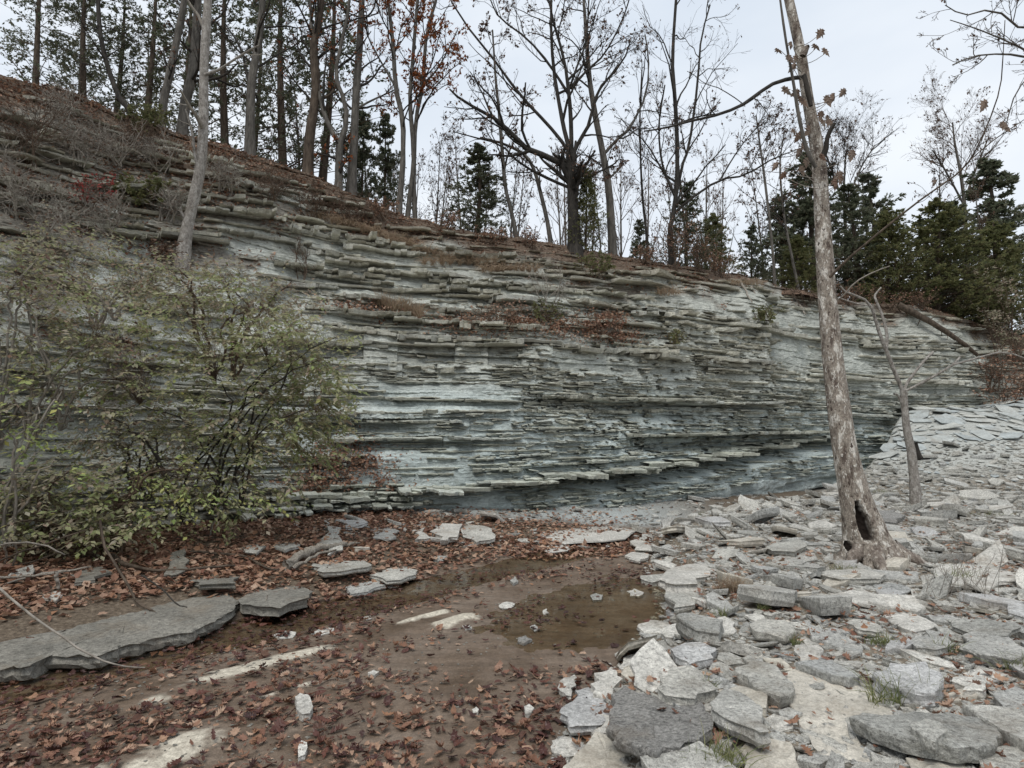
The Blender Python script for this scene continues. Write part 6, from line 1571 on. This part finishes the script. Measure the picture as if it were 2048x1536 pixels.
wall_shrub('bare_shrub', 'dry brown brush on the ledge left of the dead bush', 1000, 655, 45, 120, 'twig_brown', 'leaf_tan', 260, .07, 334, BR, 8, .15)
wall_shrub('red_shrub', 'red-leaved shrub on the left slope', 175, 405, 50, 130, 'twig_brown', 'leaf_red', 420, .06, 340, None, 7, .2)
for q in ((285, 412, 50, 95, 'low yellow-green juniper left of the white trunk', 'needle_warm', 2600), (300, 262, 45, 120, 'low green juniper under the dark curved trunk', 'needle_warm', 2600), (1530, 655, 38, 60, 'small juniper on the face below the root overhang', 'needle_warm', 1300), (1346, 690, 24, 26, 'tiny green seedling on the cliff face', 'needle_warm', 420),
          (1090, 640, 26, 60, 'small green juniper sprig beside the dead bush', 'needle_warm', 700), (1190, 560, 50, 70, 'green juniper hanging over the edge below the big oak', 'needle_warm', 1300), (330, 520, 36, 60, 'dark brown-green clump below the white trunk', 'leaf_brown', 500)):
    wall_shrub('juniper_shrub', q[4], q[0], q[1], q[2], q[3], 'twig_brown', q[5], q[6], .07, 350 + q[0], 'small junipers on slope and cliff', 8, .12)
for q in ((2010, 850, 160, 120, 'red-brown brush at the right edge beside the talus', 'leaf_fallen', 900), (2035, 720, 150, 130, 'olive-leaved shrub at the right edge of the cliff', 'leaf_dull', 1500), (1985, 780, 90, 80, 'grey leafless brush right of the cliff end', 'leaf_brown', 200), (1990, 660, 80, 110, 'green bush draping over the right end of the cliff', 'needle_warm', 3000), (2040, 920, 120, 90, 'reddish brush low at the right edge', 'leaf_fallen', 700)):
    wall_shrub('edge_shrub', q[4], q[0], q[1], q[2], q[3], 'twig_brown', q[5], q[6], .11, 380 + q[0], 'brush at the right end of the cliff', 9, .4, spec=[(8, .8, .5, 6, 3, 1.2), (5, .8, .55, 4, 3, .7)])
for q in ((760, 440, 40, 60), (880, 465, 36, 70), (980, 488, 34, 60), (1060, 495, 40, 70), (1290, 530, 34, 60), (1350, 540, 110, 80), (1400, 545, 100, 110), (1450, 555, 50, 60), (1700, 610, 40, 70), (1780, 618, 36, 80), (1850, 622, 40, 80)):
    wall_shrub('edge_brush', 'low reddish brown brush on the cliff edge ' + {760: 'below the pale grey trunk', 880: 'left of the lone cedar', 980: 'under the lone cedar', 1060: 'left of the big oak', 1290: 'under the very thin stem', 1350: 'at the foot of the two-stemmed tree', 1400: 'under the round dark cedar', 1450: 'left of the root overhang', 1700: 'right of the leaning sycamore', 1780: 'above the fallen log', 1850: 'under the olive cedar'}[q[0]], q[0], q[1], q[2], q[3], 'twig_brown', 'leaf_fallen', 520, .06, 400 + q[0], 'brush along the cliff edge', 8, .05)

# dead grass hanging over the ledges, tufts on the bar
def grass(name, label, base, n, h, spread, mat, seed, droop=.6, group=None, wide=.006, out=None):
    rng = np.random.default_rng(seed); m = 5
    B = np.c_[rng.normal(0, spread, n), rng.normal(0, spread * .6, n), np.zeros(n)]
    if out is not None: B = np.asarray(out)[rng.integers(0, len(out), n)] - np.asarray(base) + rng.normal(0, .03, (n, 3))
    d = unit(np.c_[rng.normal(0, .45, n), rng.normal(-.12, .4, n), np.ones(n)]); L = h * rng.uniform(.5, 1.2, n)
    P = np.zeros((n, m, 3)); P[:, 0] = B
    for k_ in range(1, m):
        P[:, k_] = P[:, k_ - 1] + d * (L / (m - 1))[:, None]; d = unit(d + np.array([0, 0, -droop * .5]) + rng.normal(0, .08, (n, 3)) + np.array([0, -.10 * (droop > 1), 0]))
    W = np.linspace(1, .15, m)[None, :, None] * wide; S = unit(np.cross(P[:, -1] - P[:, 0], rng.standard_normal((n, 3))))[:, None, :]
    V = np.stack([P - S * W, P + S * W], 2).reshape(-1, 3)
    f = np.array([[2 * k_, 2 * k_ + 1, 2 * k_ + 3, 2 * k_ + 2] for k_ in range(m - 1)])
    mb = MB(); mb.add(V, (f[None] + (np.arange(n) * 2 * m)[:, None, None]).reshape(-1, 4))
    o = mb.build(name, M[mat]); o.location = tuple(base)
    return tag(o, label, 'grass', group)
for q in ((760, 475, 60, 'dead straw grass hanging over the ledge below the pale grey trunk'), (840, 505, 60, 'dead straw grass hanging right of the slender oak foot'), (920, 530, 70, 'dead straw grass hanging below the lone cedar'), (800, 625, 40, 'tuft of dead grass standing on a mid-height ledge'), (1335, 590, 20, 'short strands of dead grass hanging near the centre right'), (1020, 545, 50, 'thin dead grass over the ledge left of the big oak'), (690, 455, 50, 'dead grass hanging below the forked tree'), (1490, 570, 30, 'roots and straw hanging left of the root overhang')):
    pts = [wall_hit(q[0] + dx, q[1] + dx * .28 * (q[0] < 900)) + np.array([0, -.12, 0]) for dx in np.linspace(-q[2], q[2], 9)]
    grass('grass_fringe', q[3], pts[4], 520 if q[2] > 30 else 160, .45, .2, 'grass_dry', 500 + q[0], 1.3 if q[0] != 800 else .3, 'dead grass on the ledges', .008, pts)
def ground_at(px, py):
    p = at_z(px, py, 0.05)
    for _ in range(3): p = at_z(px, py, float(gz(p[0], p[1])) + .02)
    return p
GT = 'grass tufts among the stones'
for q in ((1460, 1180, 230, .20, .07, 'grass_dry', 'straw-coloured dead grass clump at the pool bank'), (1685, 1142, 70, .12, .07, 'grass_green', 'thin green tuft behind the flat pale slab'), (1762, 1288, 90, .10, .05, 'grass_green', 'yellow-green tuft in the middle of the bar'), (1528, 1222, 40, .10, .03, 'grass_green', 'small green tuft by the square grey block'), (1592, 1290, 36, .11, .02, 'grass_green', 'mossy green sprig by the five-sided stone'),
          (1770, 1405, 70, .22, .06, 'grass_green', 'long-bladed green tuft beside the broad tan slab'), (1850, 1402, 34, .22, .03, 'grass_green', 'upright green blades below the bluish white block'), (1440, 1528, 90, .16, .06, 'grass_green', 'green grass at the bottom edge by the dark slab'), (1895, 1305, 40, .16, .05, 'grass_green', 'grass blades under the rounded grey slab'), (2035, 1340, 50, .14, .05, 'grass_green', 'green tuft near the right edge'),
          (1412, 1382, 30, .12, .02, 'grass_green', 'little green sprig between the dark and wedge slabs'), (1445, 1232, 40, .10, .03, 'grass_green', 'tiny tuft left of the square block'), (1690, 1220, 40, .08, .04, 'grass_green', 'low green tuft above the broken slab'), (1400, 1030, 50, .10, .10, 'grass_green', 'dull green patch on the far bar left of the tree'), (1640, 1045, 40, .1, .08, 'grass_green', 'dull green patch left of the hollow trunk'),
          (1760, 985, 60, .12, .15, 'grass_green', 'faint green patch between the two bar trees'), (1920, 1160, 60, .2, .08, 'grass_green', 'green shoots at the foot of the dead weeds'), (1990, 1030, 60, .1, .2, 'grass_green', 'faint green patch at the far right of the bar')):
    grass('grass_tuft', q[6], ground_at(q[0], q[1]), q[2], q[3], q[4], q[5], 600 + q[0], .5, GT, .003)
def weeds(label, px, py, n, h, spread, seed):
    rng = np.random.default_rng(seed); b = ground_at(px, py)
    root = thing('dead_weed', label, 'weed', 'dead weeds on the gravel bar', tuple(b))
    B = np.c_[rng.normal(0, spread, n), rng.normal(0, spread * .6, n), np.zeros(n)]
    d = unit(np.c_[rng.normal(0, .3, n), rng.normal(0, .25, n), np.ones(n)]); P = np.zeros((n, 7, 3)); P[:, 0] = B; L = h * rng.uniform(.4, 1.1, n)
    for k_ in range(1, 7): d = unit(d + rng.normal(0, .1, (n, 3))); P[:, k_] = P[:, k_ - 1] + d * (L / 6)[:, None]
    m_ = MB(); tubes(m_, P, np.full((n, 7), .003) * np.linspace(1, .5, 7), 3); m_.build('stalks', M['twig_grey'], root, True)
    p2, r2 = grow(rng, P, np.full((n, 7), .002), 4, .3, .7, .3, 4, .1, .15, .8, .0014); m2 = MB(); tubes(m2, p2, r2, 3); tag(m2.build('branches', M['twig_grey'], root, True), kind='stuff')
weeds('thin dead weed stalks in front of the wide pale slab', 1905, 1190, 22, .52, .22, 701)
weeds('tall single dead stalk right of the leaning tree', 1955, 1195, 7, .75, .1, 702)

# ------------------------------------------------------------------ sticks, driftwood, log, roots
def stick(name, label, pts, w, mat, z0=.03, dz=None, cat='branch', Y=None, dy=0.0, n=14, sides=6, group=None, rough=.06):
    rng = np.random.default_rng(int(abs(pts[0][0]) + abs(pts[0][1])))
    if Y is None:
        p = resample(np.asarray(pts, float), n); P = np.array([ground_at(*q) for q in p]); P[:, 2] = gz(P[:, 0], P[:, 1]) + z0
        if dz is not None: P[:, 2] += np.interp(np.linspace(0, 1, n), np.linspace(0, 1, len(dz)), dz)
        R = np.interp(np.linspace(0, 1, n), np.linspace(0, 1, len(w)), w) * P[:, 1] / FPX / 2
    else: P, R = pxline(pts, Y, n, dy, w)
    P[1:-1] += rng.normal(0, 1, (n - 2, 3)) * (R[1:-1, None] * .35)
    b = P[0].copy(); m_ = MB(); tubes(m_, P - b, R, sides, 0, rough, rng, True); o = m_.build(name, M[mat], None, True); o.location = tuple(b)
    return tag(o, label, cat, group)
ST = 'sticks lying on the left bank'
o = stick('driftwood_branch', 'bleached driftwood branch lying in the leaves of the left bank', [(572, 1140), (590, 1130), (620, 1115), (655, 1105), (690, 1098), (720, 1092)], (22, 15, 17, 10, 9, 3), 'driftwood', .05, (.0, .05, .06, .03, .0), n=26, sides=11, rough=.20)
stick('dead_branch', 'thin prong of driftwood beside the bleached branch', [(585, 1145), (610, 1136), (640, 1118), (672, 1108)], (9, 7, 5, 3), 'driftwood', .05, (0, .05, .03), group=ST)
stick('dead_branch', 'long pale twig arching down over the huge flat slab', [(-30, 1150), (20, 1195), (75, 1240), (140, 1285), (200, 1320), (245, 1332), (290, 1335)], (5, 5, 4, 4, 3, 2), 'twig_grey', Y=5.0, dy=-.3, group=ST)
stick('dead_branch', 'straight pale stick jutting in from the left edge', [(-40, 1158), (40, 1154), (110, 1146), (182, 1133)], (6, 5, 5, 3), 'driftwood', Y=6.2, dy=.6, group=ST)
stick('dead_branch', 'pale stick below the straight one at the left edge', [(-40, 1185), (20, 1165), (80, 1148), (130, 1140)], (5, 4, 3), 'twig_grey', Y=6.3, dy=.5, group=ST)
stick('dead_branch', 'dark vine hanging from the shrub down to the slab', [(200, 1040), (210, 1090), (232, 1130), (262, 1185), (275, 1205), (310, 1225), (350, 1252), (380, 1262)], (5, 5, 5, 4, 4, 3), 'bark_brown', Y=6.6, dy=-.7, group=ST)
stick('dead_branch', 'dark curved root running along the top of the left bank', [(185, 1075), (215, 1110), (255, 1135), (300, 1146), (360, 1148), (430, 1140), (470, 1138)], (11, 9, 7, 6, 5, 4), 'bark_brown', .06, group=ST)
stick('dead_branch', 'thin dark branch lying right of the leafy slab pair', [(380, 1108), (440, 1112), (490, 1118), (530, 1140), (560, 1150)], (5, 5, 4, 3), 'bark_brown', .05, group=ST)
stick('dead_branch', 'crooked dark twig on the huge flat slab', [(280, 1205), (300, 1222), (325, 1240), (350, 1258), (372, 1262)], (4, 3, 3, 2), 'bark_dark', .24, group=ST)
stick('dead_branch', 'short stub of branch standing at the left bank', [(112, 1142), (114, 1160), (116, 1178)], (7, 7, 6), 'twig_grey', Y=6.2, group=ST)
stick('dead_branch', 'thin twig standing in the leaves by the dark pointed slab', [(535, 1190), (532, 1205), (528, 1222)], (3, 3, 3), 'twig_grey', Y=6.4, group=ST)
stick('dead_branch', 'pale forked twig at the foot of the layered ledge', [(455, 1015), (440, 1030), (425, 1050), (420, 1072)], (4, 4, 4, 3), 'twig_grey', Y=9.3, group=ST)
for k_, pts in enumerate(([(-30, 1100), (30, 1085), (90, 1092), (130, 1110)], [(-20, 1130), (40, 1105), (100, 1085), (170, 1060)], [(-30, 1215), (30, 1190), (90, 1180), (130, 1195)], [(10, 1085), (12, 1110), (8, 1135)], [(30, 1085), (33, 1110), (22, 1140)], [(-30, 1140), (60, 1125), (130, 1100)], [(60, 1200), (100, 1180), (140, 1150)], [(-10, 1060), (60, 1040), (120, 1050), (170, 1085)])):
    stick('dead_branch', ['pale looping twig at the left edge under the brush', 'brown slanting branch under the brush at the left edge', 'pale twig lying above the slab at the left edge', 'hanging pale twig, left of two at the left edge', 'hanging pale twig, right of two at the left edge', 'dark thin branch crossing the brush at the left edge', 'brown stick leaning on the left bank', 'thin arching twig above the looping one'][k_], pts, (4, 4, 3), 'twig_grey' if k_ in (0, 2, 3, 4) else 'bark_brown', Y=6.6 + .08 * k_, dy=.2, group=ST)
# leaning log on the right cliff
p0, p1 = wall_hit(1788, 612), wall_hit(1945, 712)
t = np.linspace(0, 1, 16)[:, None]; P = p0 + (p1 - p0) * t; P[:, 1] -= .25 + .25 * np.sin(t[:, 0] * 3.1); m_ = MB()
tubes(m_, P - p0, np.linspace(.15, .07, 16), 9, 0, .08, np.random.default_rng(3)); lg = m_.build('fallen_log', M['bark_brown'], None, True); lg.location = tuple(p0); tag(lg, 'dead log sliding down the right part of the cliff', 'log')
q2, r2 = grow(np.random.default_rng(4), (P - p0)[None], np.linspace(.12, .06, 16)[None], 12, .2, 1.2, .12, 4, .05, .15, .3, .006); m_ = MB(); tubes(m_, q2, r2, 3); tag(m_.build('branches', M['twig_brown'], lg, True), kind='stuff')
# root mat of a tree hanging over the edge
rr_ = np.random.default_rng(77); c0 = wall_hit(1590, 592)
rt = thing('root_mat', 'overhanging mat of roots and soil with a dark cavity at the cliff edge', 'roots', None, tuple(c0))
U, Vv = np.meshgrid(np.linspace(-1, 1, 30), np.linspace(0, 1, 16))
rx = 1.15; X_ = U * rx; lip_ = (1 - U ** 2) ** .5
Y_ = .9 - Vv * (1.5 * lip_ + .1) ; Z_ = .42 * np.cos(Vv * 1.9) * lip_ + .06 * fbm(U * 4, Vv * 4, seed=3) - .1 + .12 * (1 - U)
m_ = MB(); m_.add(np.stack([X_, Y_, Z_], -1).reshape(-1, 3), grid_faces(16, 30)); m_.build('soil_cap', M['forest_floor'], rt, True)
m_ = MB(); n_ = 170; u = rr_.uniform(-1, 1, n_); v = rr_.uniform(.2, 1, n_)
B = np.c_[u * rx, .85 - v * (1.5 * np.sqrt(1 - u ** 2) + .1), .42 * np.cos(v * 1.9) * np.sqrt(1 - u ** 2) - .06 + .12 * (1 - u)]
Pp = np.zeros((n_, 7, 3)); Pp[:, 0] = B; d = unit(np.c_[rr_.normal(0, .4, n_), rr_.normal(-.5, .3, n_), rr_.normal(-.3, .4, n_)]); L = rr_.uniform(.2, .75, n_)
for k_ in range(1, 7): d = unit(d + rr_.normal(0, .2, (n_, 3)) + np.array([0, 0, -.35])); Pp[:, k_] = Pp[:, k_ - 1] + d * (L / 6)[:, None]
tubes(m_, Pp, np.full((n_, 7), .012) * np.linspace(1.2, .3, 7) * rr_.uniform(.5, 1.6, (n_, 1)), 3); tag(m_.build('rootlets', M['twig_brown'], rt, True), kind='stuff')
for (pa, pb, w_) in (((1478, 560), (1500, 605), 5), ((1500, 575), (1540, 640), 5), ((1580, 590), (1610, 630), 6)):
    a_, b_ = wall_hit(*pa), wall_hit(*pb); t = np.linspace(0, 1, 8)[:, None]; P = a_ + (b_ - a_) * t; P[:, 1] -= .12; P += rr_.normal(0, .02, P.shape)
    m_ = MB(); tubes(m_, P - c0, np.linspace(1, .5, 8) * w_ * P[0, 1] / FPX / 2, 6); m_.build('root', M['twig_grey'], rt, True)
